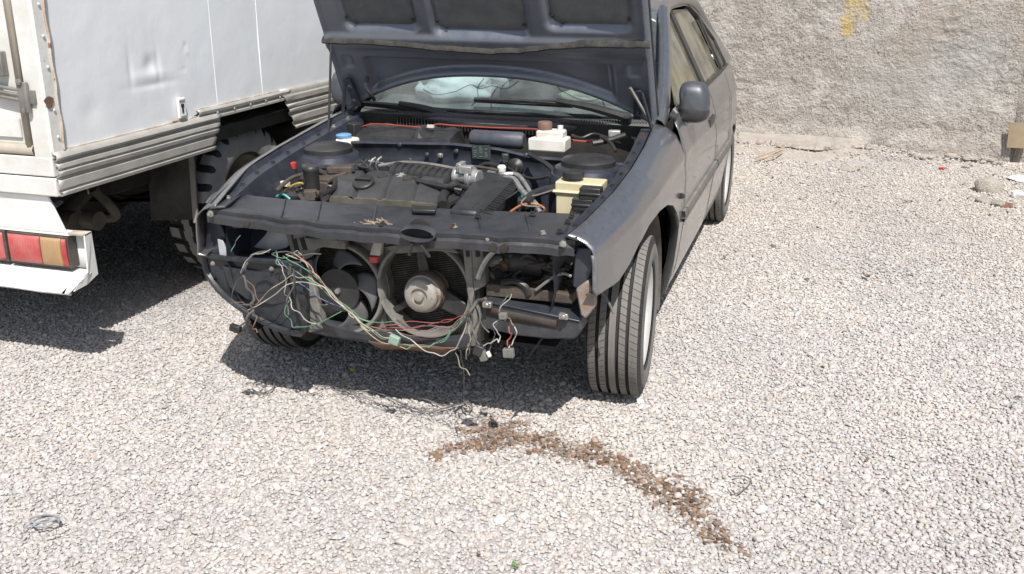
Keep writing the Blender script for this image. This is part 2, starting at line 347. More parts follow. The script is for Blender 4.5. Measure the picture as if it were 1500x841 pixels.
def pd(u, z): return lerp(5.62, 5.575, sst(2.80, 2.93, u + .05*fbm(z*4, 2))) - .016*fbm(u*5, z*5, 14, 6) - .012*max(0, fbm(u*13, z*13, 3, 3)) + .14*sst(.62, .52, z)*sst(2.9, 2.98, u)*0
M().grid([[(u, pd(u, z), z) for u in ul] for z in zl]).slab([(2.87,5.7,-.2),(14,5.7,-.2),(14,5.98,-.2),(2.87,5.98,-.2)], (0,0,3.2)).build("rubble_pier", wm, wall, auto=0)
# broken concrete apron at the wall foot
conc = mat("broken_concrete", (.42,.375,.33), (.34,.30,.265), 6, .95, bump=.02, bscale=45, dust=.4, dcol=(.50,.465,.42), spots=(.24,.21,.18), sscale=30, samt=.60)
def apron(u, v):
    e = itp([(.3,4.98),(.6,4.93),(.8,5.02),(1.05,4.82),(1.3,4.78),(1.5,4.95),(1.75,5.12),(2.3,5.3)], u) + .03*fbm(u*9, 1, 1)
    return e
rows = []
for k in range(15):
    row = []
    for i in range(90):
        u = lerp(.2, 2.3, i/89); e = apron(u, 0); tt = k/14
        v = lerp(e, 5.62, max(0, (tt-.12))/.88); up = sst(0, .12, tt)
        row.append((u, v, gz(u, v) - .03 + up*(.034 + .012*fbm(u*6, v*6, 3)) - .045*sst(.75, 2.3, u)*0 + .02*tt - .05*sst(1.7, 2.3, u)))
    rows.append(row)
apr_ = thing("concrete_ledge", "broken pale concrete ledge with a dark crack at the wall foot behind the car", "ledge", (1.2, 5.3, 0))
M().grid(rows).build("lower_layer", conc, apr_, auto=30)
sp_ = [(.62,5.30),(.78,5.26),(.90,5.24),(.98,5.17),(1.08,5.19),(1.15,5.13),(1.24,5.10),(1.33,5.11),(1.40,5.16),(1.47,5.22),(1.56,5.27),(1.64,5.34),(1.72,5.44)]
rows = []
for u_, v_ in [(lerp(sp_[i][0], sp_[i+1][0], j/4)+.01*fbm(i+j*.3, 3), lerp(sp_[i][1], sp_[i+1][1], j/4)+.045*fbm(i*1.3+j*.7, 9)) for i in range(len(sp_)-1) for j in range(4)]:
    rows.append([(u_, v_+.10, .028+gz(u_, 5.1)*.4), (u_, v_+.004, .030+gz(u_, 5.1)*.4), (u_, v_, .036+gz(u_, 5.1)*.4), (u_+.01, v_+.02, .060+gz(u_, 5.1)*.4+.018*fbm(u_*14, 1)), (u_, v_+.12, .066+gz(u_, 5.1)*.4+.02*fbm(u_*7, 2)), (u_, 5.62, .075+gz(u_, 5.1)*.4)])
M().grid(rows).build("upper_layer", conc, apr_, auto=30)
if 0: tag(M().grid(rows).build("concrete_apron", conc, auto=30), "broken pale concrete ledge at the wall foot behind the car", "ledge")

# ------------------------------------------------------------------ CAR
car = thing("wrecked_car", "dark grey saloon with open bonnet, bumper and headlights missing", "car", (0, 1.3, 0))
PLAN = [(-.65,-.10),(-.5,-.062),(-.25,-.022),(0,-.005),(.5,0),(2.4,0),(2.9,-.018),(3.3,-.07),(3.5,-.13),(3.62,-.22)]
SIDE = [(.14,.72),(.20,.78),(.30,.808),(.42,.822),(.56,.838),(.60,.832),(.70,.832),(.80,.818),(.88,.80),(.945,.768),(1,.75)]
ZT = [(-.65,.755),(-.3,.81),(0,.848),(.3,.885),(.6,.925)]
SH = [(0,-.085),(.006,-.062),(.02,-.035),(.045,-.014),(.08,-.003),(.12,0)]
def bu(v, z, fender=False):
    u = itp(SIDE, z) + itp(PLAN, v)
    zc = itp([(-.62,.722),(-.2,.755),(.3,.785),(1,.80),(3.5,.80)], v); u += .007*max(0, 1-abs(z-zc)/.045)
    if fender: u += itp(SH, itp(ZT, v)-z)
    return u
def patch(v0, v1, zlo, zhi, fender=False, nc=44, nr=26, dense=()):
    cols = sorted(set(list(np.linspace(v0, v1, nc)) + [d for d in dense if v0 < d < v1]))
    rows = []
    for k in range(nr+1):
        tt = 1-(1-k/nr)**1.7 if fender else k/nr
        row = []
        for v in cols:
            z = lerp(zlo(v), zhi(v), tt); row.append((bu(v, z, fender), v, z))
        rows.append(row)
    lo = rows[0]
    lip = [(u-.035, v, z-.002) for u, v, z in lo]
    return M().grid([lip] + rows)
ARCH = [(-.66,.570),(-.46,.575),(-.36,.60),(-.27,.65),(-.15,.685),(0,.70),(.16,.685),(.30,.65),(.40,.60),(.47,.53),(.50,.45),(.515,.36),(.53,.20),(.56,.19),(.62,.19)]
RARCH = [(2.1,.2),(2.30,.2),(2.32,.38),(2.38,.49),(2.48,.57),(2.6,.60),(2.72,.60),(2.86,.57),(2.96,.49),(3.02,.38),(3.04,.27),(3.6,.30)]
fen = patch(-.625, .585, lambda v: itp(ARCH, v), lambda v: itp(ZT, v), True, 50, 26, [a for a, _ in ARCH])
fe = [(bu(-.625, lerp(.571, itp(ZT, -.625), 1-(1-k/14)**1.7), True), -.625, lerp(.571, itp(ZT, -.625), 1-(1-k/14)**1.7)) for k in range(15)]
def both(m, name, mt, parent, **k):
    o = m.build(name, mt, parent, **k); m2 = M(); m2.v = [(-x, y, z) for x, y, z in m.v]; m2.f = m.f
    return o, m2.build(name, mt, parent, **k)
fr_, fl_ = both(fen, "fender", paint, car, solid=.004, auto=60)
for vt in fl_.data.vertices: vt.co.x += .040*sst(-.15, -.62, vt.co.y) if False else .040*(1-sst(-.62, -.15, vt.co.y))   # pushed in by the crash
edge = M().grid([fe, [(u-.028, v+.012, z) for u, v, z in fe]])
edgem = mat("worn_edge", (.22,.22,.22), (.12,.12,.125), 40, .6, .3)
e1 = M().grid([[(u-.001, v-.0015, z) for u, v, z in fe if z < .705], [(u-.010, v-.001, z) for u, v, z in fe if z < .705]])
e1.build("headlamp_edge", edgem, fr_, solid=.002)
m = M().tube([(bu(.5, .64)+.002, .45, .655), (bu(.5, .64)+.008, .47, .65), (bu(.5, .64)+.002, .49, .645)], .012, 8)
both(m, "side_marker", black, car)
both(patch(.595, 1.655, lambda v: .235, lambda v: .928+.022*sst(.6, .82, v), False, 26, 22), "front_door", paint, car, solid=.004, auto=60)
both(patch(1.668, 2.40, lambda v: max(.235, itp(RARCH, v)+.0), lambda v: .955, False, 24, 22, [a for a, _ in RARCH]), "rear_door", paint, car, solid=.004, auto=60)
both(patch(2.41, 3.60, lambda v: itp(RARCH, v), lambda v: .955-.02*sst(2.9, 3.6, v), False, 36, 20, [a for a, _ in RARCH]), "rear_quarter", paint, car, solid=.004, auto=60)
both(M().grid([[(bu(v, .19)-.05+.05*j, v, .14+.09*j) for v in (.56, 1, 1.6, 2.29)] for j in (0, .5, 1)]), "sill", paint, car, solid=.004)
def strip(v0, v1, z0, z1, off, n=14):
    return M().grid([[(bu(v, z)+o, v, z) for v in np.linspace(v0, v1, n)] for z, o in ((z0, -.002), (z0, off), ((z0+z1)/2, off+.003), (z1, off), (z1, -.002))])
trim = mat("rub_strip", (.10,.10,.105), (.14,.13,.12), 6, .6, dust=.5, dcol=DUST)
for a_, b_ in ((.52,.59),(.60,1.65),(1.672,2.36)):
    both(strip(a_, b_, .525, .575, .012), "rub_strip", trim, car, auto=30)
# rear end, roof, glass
def gh(v, s):   # belt (s=0) to roof edge (s=1)
    return itp([(0,.757),(1,.575)], s)
roofz = [(1.25,1.335),(1.4,1.372),(1.7,1.395),(2.1,1.392),(2.45,1.36),(2.6,1.33)]
rows = []
for v in np.linspace(1.27, 2.6, 24):
    rz = itp(roofz, v); e = .575 - .02*sst(2.3, 2.6, v)
    rows.append([(e*math.sin(a)*1.0, v - (.07*(1-abs(math.sin(a))**2) if v < 1.4 else 0)*0, rz - .075*(1-math.cos(a)**.9) if abs(a) < 1.57 else rz-.075) for a in np.linspace(-1.5, 1.5, 25)])
M().grid(rows).build("roof", paint, car, solid=.004)
trunk = [[(sx*(.70+itp(PLAN, v)*.8), v, .955 + .03*(1-sx*sx) - .03*sst(3.0, 3.6, v)) for sx in np.linspace(-1, 1, 15)] for v in np.linspace(2.95, 3.6, 12)]
M().grid(trunk).build("boot_lid", paint, car, solid=.004)
M().grid([[(sx*(.575-.02+lerp(0,.1,k/6)), lerp(2.6, 3.0, k/6), lerp(1.31, .985, k/6)+.03*(1-sx*sx)) for sx in np.linspace(-1, 1, 11)] for k in range(7)]).build("rear_window", glass_s, car)
M().grid([[(sx*.60, 3.6+.06*(1-sx*sx)+dv, z) for sx in np.linspace(-1, 1, 13)] for z, dv in ((.30,0),(.34,.06),(.55,.07),(.60,.02),(.93,-.01))]).build("rear_panel", paint, car, solid=.004)
def rp(v, z, off=0):  # point on the glasshouse side
    s = (z-.95)/(1.33-.95); return (.760 - .178*s - .02*s*s + off, v, z)
def pil(poly, name, mt, off=0, solid=.012, **k):
    return both(M().add([rp(v, z, off) for v, z in poly], [tuple(range(len(poly)))]), name, mt, car, solid=solid, smooth=False, **k)
RAIL = [(.712,.585,.905),(.706,.70,.965),(.678,.88,1.085),(.635,1.10,1.225),(.592,1.30,1.325),(.572,1.50,1.352),(.566,1.8,1.366),(.566,2.15,1.358),(.580,2.42,1.315),(.615,2.62,1.21),(.668,2.82,1.07),(.70,2.98,.965)]
def flat_tube(m, pts, ru, rz, n=10):
    P = [Vector(p) for p in pts]; Q_ = []
    for i in range(len(P)-1):
        p0, p1, p2, p3 = P[max(i-1, 0)], P[i], P[i+1], P[min(i+2, len(P)-1)]
        for k in range(4):
            t_ = k/4; Q_.append(.5*((2*p1)+(p2-p0)*t_+(2*p0-5*p1+4*p2-p3)*t_*t_+(3*p1-p0-3*p2+p3)*t_**3))
    Q_.append(P[-1]); rows = []
    for i, p in enumerate(Q_):
        tg = (Q_[min(i+1, len(Q_)-1)]-Q_[max(i-1, 0)]).normalized(); a_ = Vector((1,0,.35)); a_ = (a_-tg*a_.dot(tg)).normalized(); b2 = tg.cross(a_)
        rows.append([p + a_*ru*math.cos(q) + b2*rz*math.sin(q) for q in np.linspace(0, 2*math.pi, n, endpoint=False)])
    return m.grid(rows, True)
both(flat_tube(M(), RAIL[:5], .026, .040), "front_pillar", paint, car)
both(flat_tube(M(), RAIL[4:], .026, .034), "roof_rail", paint, car)
both(flat_tube(M(), [(.690,.80,1.035),(.655,.98,1.155),(.615,1.18,1.27),(.590,1.31,1.315)], .012, .012, 6), "pillar_seal", black, car)
pil([(.79,.948),(1.60,.948),(1.60,1.31),(1.365,1.305)], "door_window", glass_s, -.012, .004)
pil([(1.605,.948),(1.70,.948),(1.69,1.335),(1.595,1.33)], "centre_pillar", black, .002, .02)
pil([(1.71,.948),(2.36,.95),(2.31,1.23),(2.2,1.30),(1.70,1.315)], "door_window", glass_s, -.012, .004)
pil([(2.365,.95),(2.42,.952),(2.36,1.24),(2.315,1.235)], "window_bar", black, .0, .012)
pil([(2.425,.955),(2.66,.965),(2.60,1.10),(2.37,1.235)], "quarter_window", glass_s, -.012, .004)
pil([(2.68,.958),(2.98,.958),(2.62,1.30),(2.30,1.345),(2.24,1.315),(2.40,1.262),(2.62,1.11)], "rear_pillar", paint, .004, .03)
both(M().tube([rp(.76,.952,.008), rp(1.6,.952,.008), rp(2.65,.962,.008)], .008, 6, 0), "window_seal", black, car)
# mirror
mc = at(1018, 152, v=.80)
mv = M(); rws = []
def sq_(t, e): return math.copysign(abs(t)**e, t)
for k in range(15):
    ph = math.pi*k/14; rr = math.sin(ph)**.45; y_ = -.065*math.cos(ph)
    row = []
    for q in np.linspace(0, 2*math.pi, 32, endpoint=False):
        x_, z_ = .064*sq_(math.cos(q), .55)*rr, .094*sq_(math.sin(q), .62)*rr
        if z_ < 0: z_ *= .86; x_ += .018*z_/.08
        row.append(mc + Vector((x_ - .010*z_/.088, y_ + .10*(x_)*.6, z_)))
    rws.append(row)
mirp = mat("mirror_housing_paint", (.10,.115,.14), (.08,.09,.11), 5, .35, .6, dust=.3, dcol=(.2,.19,.17))
mo = mv.grid(rws, True).build("mirror", mirp, car, auto=0)
flow = M(); pf0 = Vector(rp(.80,.955,.0)); flow_p = [pf0+Vector((-.01,.02,-.03)), lerp(pf0, mc, .35)+Vector((0,0,-.05)), mc+Vector((-.045,.01,-.045))]
flow.tube(flow_p, lambda t: .05-.012*t, 10, 4).build("mirror_foot", paint, mo)
M().grid([[mc + Vector(((p-mc).x*1.012, (p-mc).y*1.03, (p-mc).z*.50-.037)) for p in row] for row in rws], True).build("mirror_lower_shell", black, mo, auto=0)
m2 = M(); m2.v = [(-x, y, z) for x, y, z in mv.v]; m2.f = mv.f; m2.build("mirror", mirp, car, auto=0)
hp = at(1046, 187, u=.825)
both(M().box((bu(1.5,.82)+.004, 1.5, .80), (.014,.17,.045)), "door_handle", black, car, bevel=.005)
# windscreen
def ws(s, t): # s -1..1, t 0 base .. 1 top
    hw = lerp(.70, .575, t); return (s*hw, lerp(.655+.13*s*s, 1.25+.06*s*s, t)-.0, lerp(.915, 1.345, t) + .012*math.sin(math.pi*t) - .02*s*s*t)
wsg = M().grid([[ws(s, t) for s in np.linspace(-1, 1, 25)] for t in np.linspace(0, 1, 9)]).build("windscreen", glass_w, car)
dk = mat("crack_line", (.03,.04,.04), None, 5, .5)
for line in ([(.05,.27),(-.02,.2),(-.12,.22),(-.2,.19),(-.28,.22),(-.36,.16)], [(-.2,.28),(-.22,.2),(-.19,.12),(-.21,.05)], [(.02,.3),(-.05,.22),(-.02,.1)], [(.3,.35),(.34,.22),(.5,.13),(.62,.15),(.72,.24)], [(.62,.15),(.66,.05)], [(-.36,.16),(-.5,.12),(-.62,.16)], [(-.08,.22),(-.1,.12),(-.06,.03)]):
    M().tube([Vector(ws(a*1.0, b)) + Vector((0,-.004,.004)) for a, b in line], .0016, 4).build("crack", dk, wsg)
M().tube([Vector(ws(s, .0))+Vector((0,-.006,.004)) for s in np.linspace(-1, 1, 15)], .011, 6, 0).build("windscreen_seal", black, car)
# cabin: dashboard, steering wheel, seats, airbag, floor shell
M().grid([[(s*.70, v + .10*s*s, z) for s in np.linspace(-1, 1, 13)] for v, z in ((.68,.88),(.72,.905),(.95,.93),(1.08,.91),(1.12,.84),(1.10,.45))]).build("dashboard", cabin, car)
def blob(c, r, sd, amp=.25, fr=1.6, n=20):
    m = M(); c = Vector(c)
    rows = []
    for k in range(n+1):
        ph = math.pi*k/n; row = []
        for q in range(2*n):
            th = math.pi*q/n; d = Vector((math.sin(ph)*math.cos(th), math.sin(ph)*math.sin(th), math.cos(ph)))
            f = 1 + amp*noise.noise(d*fr + Vector((sd, 0, 0))) + amp*.5*noise.noise(d*fr*2.7 + Vector((0, sd, 0))) + amp*.3*abs(noise.noise(d*fr*5 + Vector((0, sd, 3))))
            row.append(c + Vector((d.x*r[0], d.y*r[1], d.z*r[2]))*f)
        rows.append(row)
    return m.grid(rows, True)
bc = at(672, 140, v=1.0)
blob((bc.x-.03, 1.0, .985), (.20,.15,.085), 3).add(blob((bc.x+.08, 1.08, 1.03), (.12,.12,.11), 8).v, []).build("airbag", bagm, car, auto=0)
blob((bc.x+.07, 1.12, 1.04), (.15,.10,.10), 11, .4, 2.2).build("airbag", bagm, car, auto=0)
for sx in (-.36, .36):
    st = M(); st.box((sx, 1.62, .42), (.48,.5,.16)).box((sx, 1.92, .74), (.46,.13,.58), Matrix.Rotation(R(-14), 3, 'X')).box((sx, 2.0, 1.09), (.26,.09,.18), Matrix.Rotation(R(-10), 3, 'X'))
    st.build("seat", seatm, car, bevel=.05, seg=3)
M().box((0, 2.35, .52), (1.2,.5,.2)).box((0, 2.62, .80), (1.2,.14,.52)).build("rear_seat", seatm, car, bevel=.04)
blob((.40, 1.10, .955), (.22,.13,.055), 5, .2).build("dash_cover", seatm, car, auto=0)
rim_c = Vector((.36, 1.22, .86))
M().tube([rim_c + Vector((.18*math.cos(a), .07*math.sin(a), .17*math.sin(a))) for a in np.linspace(0, 6.283, 25)], .014, 8, 0).build("steering_wheel", black, car)
M().slab([(-.70,.62,.18),(.70,.62,.18),(.74,2.35,.18),(.55,2.36,.18),(.55,3.1,.22),(.55,3.55,.28),(-.55,3.55,.28),(-.55,3.1,.22),(-.55,2.36,.18),(-.74,2.35,.18)], (0,0,.02)).build("floor_pan", underm, car)
both(M().grid([[(u_, v, z) for v in (.62, 1.0, 1.65, 2.3)] for u_, z in ((.72,.2),(.765,.5),(.74,.92))]), "inner_shell", underm, car)
archl = mat("muddy_arch_liner", (.11,.10,.09), (.17,.15,.13), 7, .9, bump=.003)
def archm(v0, r, z0, uo, ui, a1=math.pi+.25):
    m = M(); P = [(v0 + r*math.cos(a), z0 + r*math.sin(a)) for a in np.linspace(-.25, a1, 21)]
    m.grid([[(uo, v, z) for v, z in P], [(ui, v, z) for v, z in P]]); return m
both(archm(.02, .43, .27, .775, .50, 2.35), "wheel_arch_liner", archl, car)
both(archm(2.67, .36, .28, .775, .50), "wheel_arch_liner", archl, car)

# ---- wheels
groove_shade = mat("groove_shade_rubber", (.022,.022,.023), (.034,.033,.032), 9, .85)  # near-black rubber that paints shade into the tread grooves
def itp_r(a, r, chunky): return r - .004*a*a - (.030 if not chunky else .02)*max(0, (a-.86)/.14)**2.0
def tyre_mesh(r, wd_, rimr, npitch, grooves, gd, lug, mt, chunky=False):
    hw = wd_/2; prof = []   # (x across, radius, isTread)
    xs = []
    for x in np.linspace(-hw, hw, 41 if not chunky else 29):
        xs.append(x)
    for g in grooves: xs += [g-.0062, g-.005, g+.005, g+.0062]
    xs = sorted(xs); tread = []
    for x in xs:
        a = abs(x)/hw; rr = r - .004*a*a - (.030 if not chunky else .02)*max(0, (a-.86)/.14)**2.0
        ing = any(abs(x-g) < .0056 for g in grooves)
        tread.append((x, rr - (gd if ing else 0), ing))
    side = [(hw*1.04, r-.045), (hw*1.06, r-.07), (hw*1.05, lerp(r, rimr, .7)), (hw*.98, rimr+.012), (hw*.93, rimr)]
    m = M(); nseg = npitch*4; rows = []
    for k in range(nseg+1):
        p, j = divmod(k, 4); row = []
        fr = ((0, .58, .62, .95) if chunky else (0, .82, .84, .98))[j]
        for x, rr in [(-a, b) for a, b in side[::-1]]: row.append((x, (p+fr)/npitch*2*math.pi, rr))
        for x, rr, ing in tread:
            a = abs(x)/hw
            if chunky: off = (.5 if x > 0 else 0) + .25*math.sin(x/hw*2.2); dep = gd if (j >= 2 and a > .18) or .26 < a < .36 else 0
            else:
                off = 1.6*abs(x)/hw + (.3 if x > 0 else 0); dep = lug if (j >= 2 and (a > .60 or .24 < a < .46)) else 0
            row.append((x, (p+fr+off)/npitch*2*math.pi, rr - dep))
        for x, rr in side:
            d = 0
            if chunky and rr > r-.08: d = gd*.6 if j >= 2 else 0
            row.append((x-d*.5*0, (p+fr+(.5 if chunky else 0))/npitch*2*math.pi, rr-d))
        rows.append([(x, math.cos(a)*q, math.sin(a)*q) for x, a, q in row])
    m.grid(rows); me = m.mesh("tyre", [mt, groove_shade]); me.set_sharp_from_angle(angle=R(30))
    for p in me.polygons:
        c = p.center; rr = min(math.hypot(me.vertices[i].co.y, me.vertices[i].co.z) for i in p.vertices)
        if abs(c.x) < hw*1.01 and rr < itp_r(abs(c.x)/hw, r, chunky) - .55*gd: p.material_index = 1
    return me
def rim_mesh(rr, hw, mt, spokes):
    m = M(); n = 40
    m.lathe([(rr-.0, -hw), (rr-.018, -hw+.015), (rr-.03, 0), (rr-.02, hw*.75), (rr+.004, hw*.98), (rr+.004, hw), (rr-.008, hw*.99), (rr-.018, hw*.8), (rr-.032, hw*.55)], (0,0,0), (1,0,0), n, False)
    for k in range(spokes):
        a = 2*math.pi*k/spokes; ca, sa = math.cos(a), math.sin(a); t = Vector((0,-sa,ca)); d = Vector((0,ca,sa))
        x0 = hw*.62
        q = [d*.045+t*.020, d*.045-t*.020, d*(rr-.025)-t*.036, d*(rr-.025)+t*.036]
        m.slab([v+Vector((x0+.012*(i in (0,1)), 0, 0)) for i, v in enumerate(q)], (-.03,0,0))
    m.lathe([(.001, hw*.62+.012), (.028, hw*.62+.012), (.032, hw*.62+.006), (.062, hw*.62+.004), (.065, hw*.4)], (0,0,0), (1,0,0), 20)
    for k in range(4):
        a = math.pi/4 + k*math.pi/2; m.lathe([(.008, 0), (.008, .012), (.004, .014)], (hw*.62+.004, .048*math.cos(a), .048*math.sin(a)), (1,0,0), 6)
    return m.mesh("rim", mt)
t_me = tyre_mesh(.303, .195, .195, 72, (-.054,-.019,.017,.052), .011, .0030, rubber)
r_me = rim_mesh(.196, .088, alloy, 5)
drum = M().lathe([(.15,-.05),(.15,.02),(.11,.03)], (0,0,0), (1,0,0), 24).mesh("brake_drum", underm)
def wheel(root, loc, steer, tm, rm, dm, flip, spin=0):
    e = bpy.data.objects.new("wheel", None); C.objects.link(e); e.parent = root; e.location = Vector(loc)-root.location
    e.rotation_euler = (spin, 0, steer + (math.pi if flip else 0)); e.empty_display_size = .1
    for nm, d in (("tyre", tm), ("rim", rm), ("brake_drum", dm)):
        if d: o = bpy.data.objects.new(nm, d); C.objects.link(o); o.parent = e
    return e
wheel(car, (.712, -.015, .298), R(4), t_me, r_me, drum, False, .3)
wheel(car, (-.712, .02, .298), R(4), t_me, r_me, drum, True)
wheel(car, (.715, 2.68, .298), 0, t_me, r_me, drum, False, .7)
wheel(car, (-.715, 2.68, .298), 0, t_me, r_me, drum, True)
M().tube([(-.62,.0,.28),(.62,0,.28)], .025, 8, 0).box((0,.05,.24), (.8,.34,.08)).build("front_subframe", underm, car, bevel=.01)
M().tube([(-.62,2.68,.28),(.62,2.68,.28)], .04, 8, 0).build("rear_axle", underm, car)
M().tube([(.3,.6,.2),(.2,1.5,.17),(.25,2.5,.2),(.35,3.5,.25)], .03, 8).build("exhaust_pipe", rust, car)

# ---- bonnet (raised): s across, t up from the hinge line, h out of its inner face
HO = Vector((0, .58, .90)); HD = Vector((0, -.489, .872)); HN = Vector((0, -.872, -.489))
def hd(s, t, h=0): return HO + Vector((s, 0, 0)) + HD*t + HN*h
def hat(px, py, h=0):
    p0 = at(px, py, v=.5); r = p0-CAM; k = ((HO-CAM).dot(HN)+h)/r.dot(HN); P = CAM+r*k; return P.x, (P-HO).dot(HD)
def arc(s): return .225*(1-min(1, abs(s-.0)/.715)**2.3)
def rrect(x, y, x0, x1, y0, y1, r, soft):
    cx, cy, hx, hy = (x0+x1)/2, (y0+y1)/2, (x1-x0)/2-r, (y1-y0)/2-r
    dx, dy = abs(x-cx)-hx, abs(y-cy)-hy
    d = math.hypot(max(dx, 0), max(dy, 0)) + min(max(dx, dy), 0) - r
    return 1-sst(-soft, 0, d)
WELLS = [(-.585,-.26,.445,1.02), (-.185,.215,.43,1.06), (.305,.635,.465,1.02)]
HLEN = 1.17
def hh(s, t):
    h = .0
    for x0, x1, y0, y1 in WELLS: h -= .034*rrect(s, t, x0-.02, x1+.02, y0-.02, y1+.02, .05, .045)
    lo = arc(s)+.02
    if t < .33: h -= .028*sst(lo, lo+.018, t)*(1-sst(.290, .308, t))*(1-sst(.525, .555, abs(s)))
    for c in (-.625, .635): h -= .007*rrect(s, t, c-.03, c+.03, .245, .315, .015, .012)
    h += .012*sst(.33, .37, t)*(1-sst(.40, .43, t)) + .010*(1-sst(.012, .03, .70-abs(s)))
    h += .008*(1-sst(.0, .014, abs(t-arc(s)-.012)))
    h -= .010*sst(.075, .12, 1-abs(abs(s)-.60)/1)*0
    return h
rows = []
sv = np.linspace(-.705, .705, 150)
tv = list(np.linspace(0, .62, 90)) + list(np.linspace(.63, HLEN, 40))
for i, tt in enumerate(tv):
    row = []
    for j, s_ in enumerate(sv):
        w_ = 1 - .03*tt; lo = arc(s_); t2 = lo + (tt/HLEN)*(HLEN-lo) if False else max(lo, tt)
        h = hh(s_, t2)
        if i in (0, len(tv)-1) or j in (0, len(sv)-1): h = -.03
        row.append(hd(s_*w_, t2, h))
    rows.append(row)
bon = M().grid(rows).build("bonnet", hoodin, car, auto=0)
M().grid([[hd(s_*.712*(1-.03*tt), max(arc(s_*.70)-.002, tt), -.034-.03*(1-s_*s_)-.0) for s_ in np.linspace(-1, 1, 41)] for tt in np.linspace(0, HLEN+.01, 40)]).build("bonnet_skin", paint, bon, auto=0)
for x0, x1, y0, y1 in WELLS:
    m = M(); P = []
    for cx, cy, a0 in ((x1-.04, y1-.04, 0), (x0+.04, y1-.04, 90), (x0+.04, y0+.04, 180), (x1-.04, y0+.04, 270)):
        for k in range(7): a = R(a0+15*k); P.append((cx+.04*math.cos(a), cy+.04*math.sin(a)))
    m.grid([[hd(x0+(x1-x0)*i/14, y0+(y1-y0)*j/14, -.022+.008*fbm(i*.6+x0*9, j*.6, 4)) for i in range(15)] for j in range(15)])
    m.v = []; m.f = []
    c = ((x0+x1)/2, (y0+y1)/2)
    ring = [[hd(lerp(c[0], x, f), lerp(c[1], y, f), (-.020 if f < .97 else -.036) + .004*fbm(lerp(c[0], x, f)*14, lerp(c[1], y, f)*14, 2)) for x, y in P] for f in (.02, .3, .6, .85, .95, 1)]
    m.grid(ring, True).build("insulation_panel", insul, bon, auto=0)
    for x, y in P[::5]:
        M().lathe([(.007,0),(.007,.004),(.002,.006)], hd(lerp(c[0], x, .93), lerp(c[1], y, .93), -.018), HN, 8).build("panel_clip", black, bon)
sl = [(-.70,.392),(-.5,.392),(-.34,.385),(-.19,.372),(.05,.362),(.18,.372),(.29,.39),(.45,.408),(.70,.412)]
rows = []
for k in range(90):
    s_ = lerp(-.70, .70, k/89); tt = itp(sl, s_) + .004*fbm(s_*14, 2); wv = .006*fbm(s_*22, 7)
    rows.append([hd(s_, tt-.016+wv*.4, .005), hd(s_, tt-.012+wv*.5, .020), hd(s_, tt-.002+wv*.6, .028+wv*.6), hd(s_, tt+.008+wv*.4, .020+wv*.6), hd(s_, tt+.014, .004)])
M().grid(rows).build("bonnet_seal", rubseal, bon)
for sx in (-1, 1):
    m = M(); m.slab([hd(sx*.645, .06, .012), hd(sx*.615, .06, .012), hd(sx*.625, .20, .012), hd(sx*.655, .20, .012)], HN*.012)
    for tt in (.09, .165): m.lathe([(.011,0),(.011,.012),(.006,.014)], hd(sx*.636, tt, .022), HN, 6)
    m.tube([hd(sx*.655, .19, .015), Vector((sx*.70, .52, .89))], .008, 6, 0); m.build("bonnet_hinge", bay, bon)
lv = M(); a, b_ = hat(925,122), hat(956,172); lv.tube([hd(a[0], a[1], .03), hd(b_[0], max(b_[1], .01), .04)], .007, 6, 0).build("bonnet_lever", steel, bon)
hk = M(); hk.tube([hd(-.55,.20,.0), hd(-.555,.17,.03), hd(-.535,.13,.035), hd(-.545,.09,.01)], .009, 6).build("hose_clip", black, bon)
# prop rod
pr0 = at(481, 205, v=.30); pr1 = hd(-.655, .385, .03)
M().tube([pr0, lerp(pr0, pr1, .9), pr1], .0055, 8, 0).tube([pr0+Vector((0,0,-.06)), pr0], .011, 8, 0).build("prop_rod", black, car)

# ---- scuttle, wipers
rows = []
for k in range(61):
    s_ = lerp(-1, 1, k/60); u = s_*.70; vb = .64+.13*s_*s_
    rows.append([(u, vb-.002, .912-.01*s_*s_), (u, vb-.03, .906), (u, vb-.06+.0, .900), (u, vb-.075, .885), (u, vb-.068, .865)])
scm = mat('weathered_scuttle_plastic', (.07,.07,.072), (.10,.10,.10), 9, .6, dust=.35, dcol=(.16,.15,.14))
M().grid(rows).build("scuttle_panel", scm, car)
rib = M()
for k in range(118):
    s_ = lerp(-.98, .98, k/117); u = s_*.70; vb = .64+.13*s_*s_
    rib.box((u, vb-.043, .9065), (.0055,.034,.006), Matrix.Rotation(R(8), 3, 'X'))
kind(rib.build("scuttle_grille_slats", scm, car, smooth=False), "stuff")
def wiper(pivot, elbow, tip0, tip1, nm):
    def up(p, dz=.0): return at(*p, v=.655) + Vector((0,0,dz))
    m = M(); m.tube([up(pivot), lerp(up(pivot), up(elbow), .5)+Vector((0,-.004,.008)), up(elbow)], lambda t: .021-.008*t, 8)
    m.lathe([(.02,-.02),(.02,.012),(.012,.02)], up(pivot), (0,-.6,.8), 12)
    m.tube([up(elbow), lerp(up(tip0), up(tip1), .5)+Vector((0,-.003,.006))], .007, 6, 0); o = m.build('wiper_arm', black, car)
    M().tube([up(tip0), lerp(up(tip0), up(tip1), .5)+Vector((0,0,.006)), up(tip1)], .011, 6).tube([up(tip0)+Vector((0,.006,-.010)), up(tip1)+Vector((0,.006,-.010))], .004, 6, 0).build("wiper_blade", black, o)
wiper((661,172), (585,152), (522,150), (655,165), "l")
wiper((918,172), (815,148), (695,146), (838,154), "r")
M().tube([at(585,152,v=.655), at(600,160,v=.652), at(630,166,v=.65)], .003, 5).build("washer_hose", black, car)

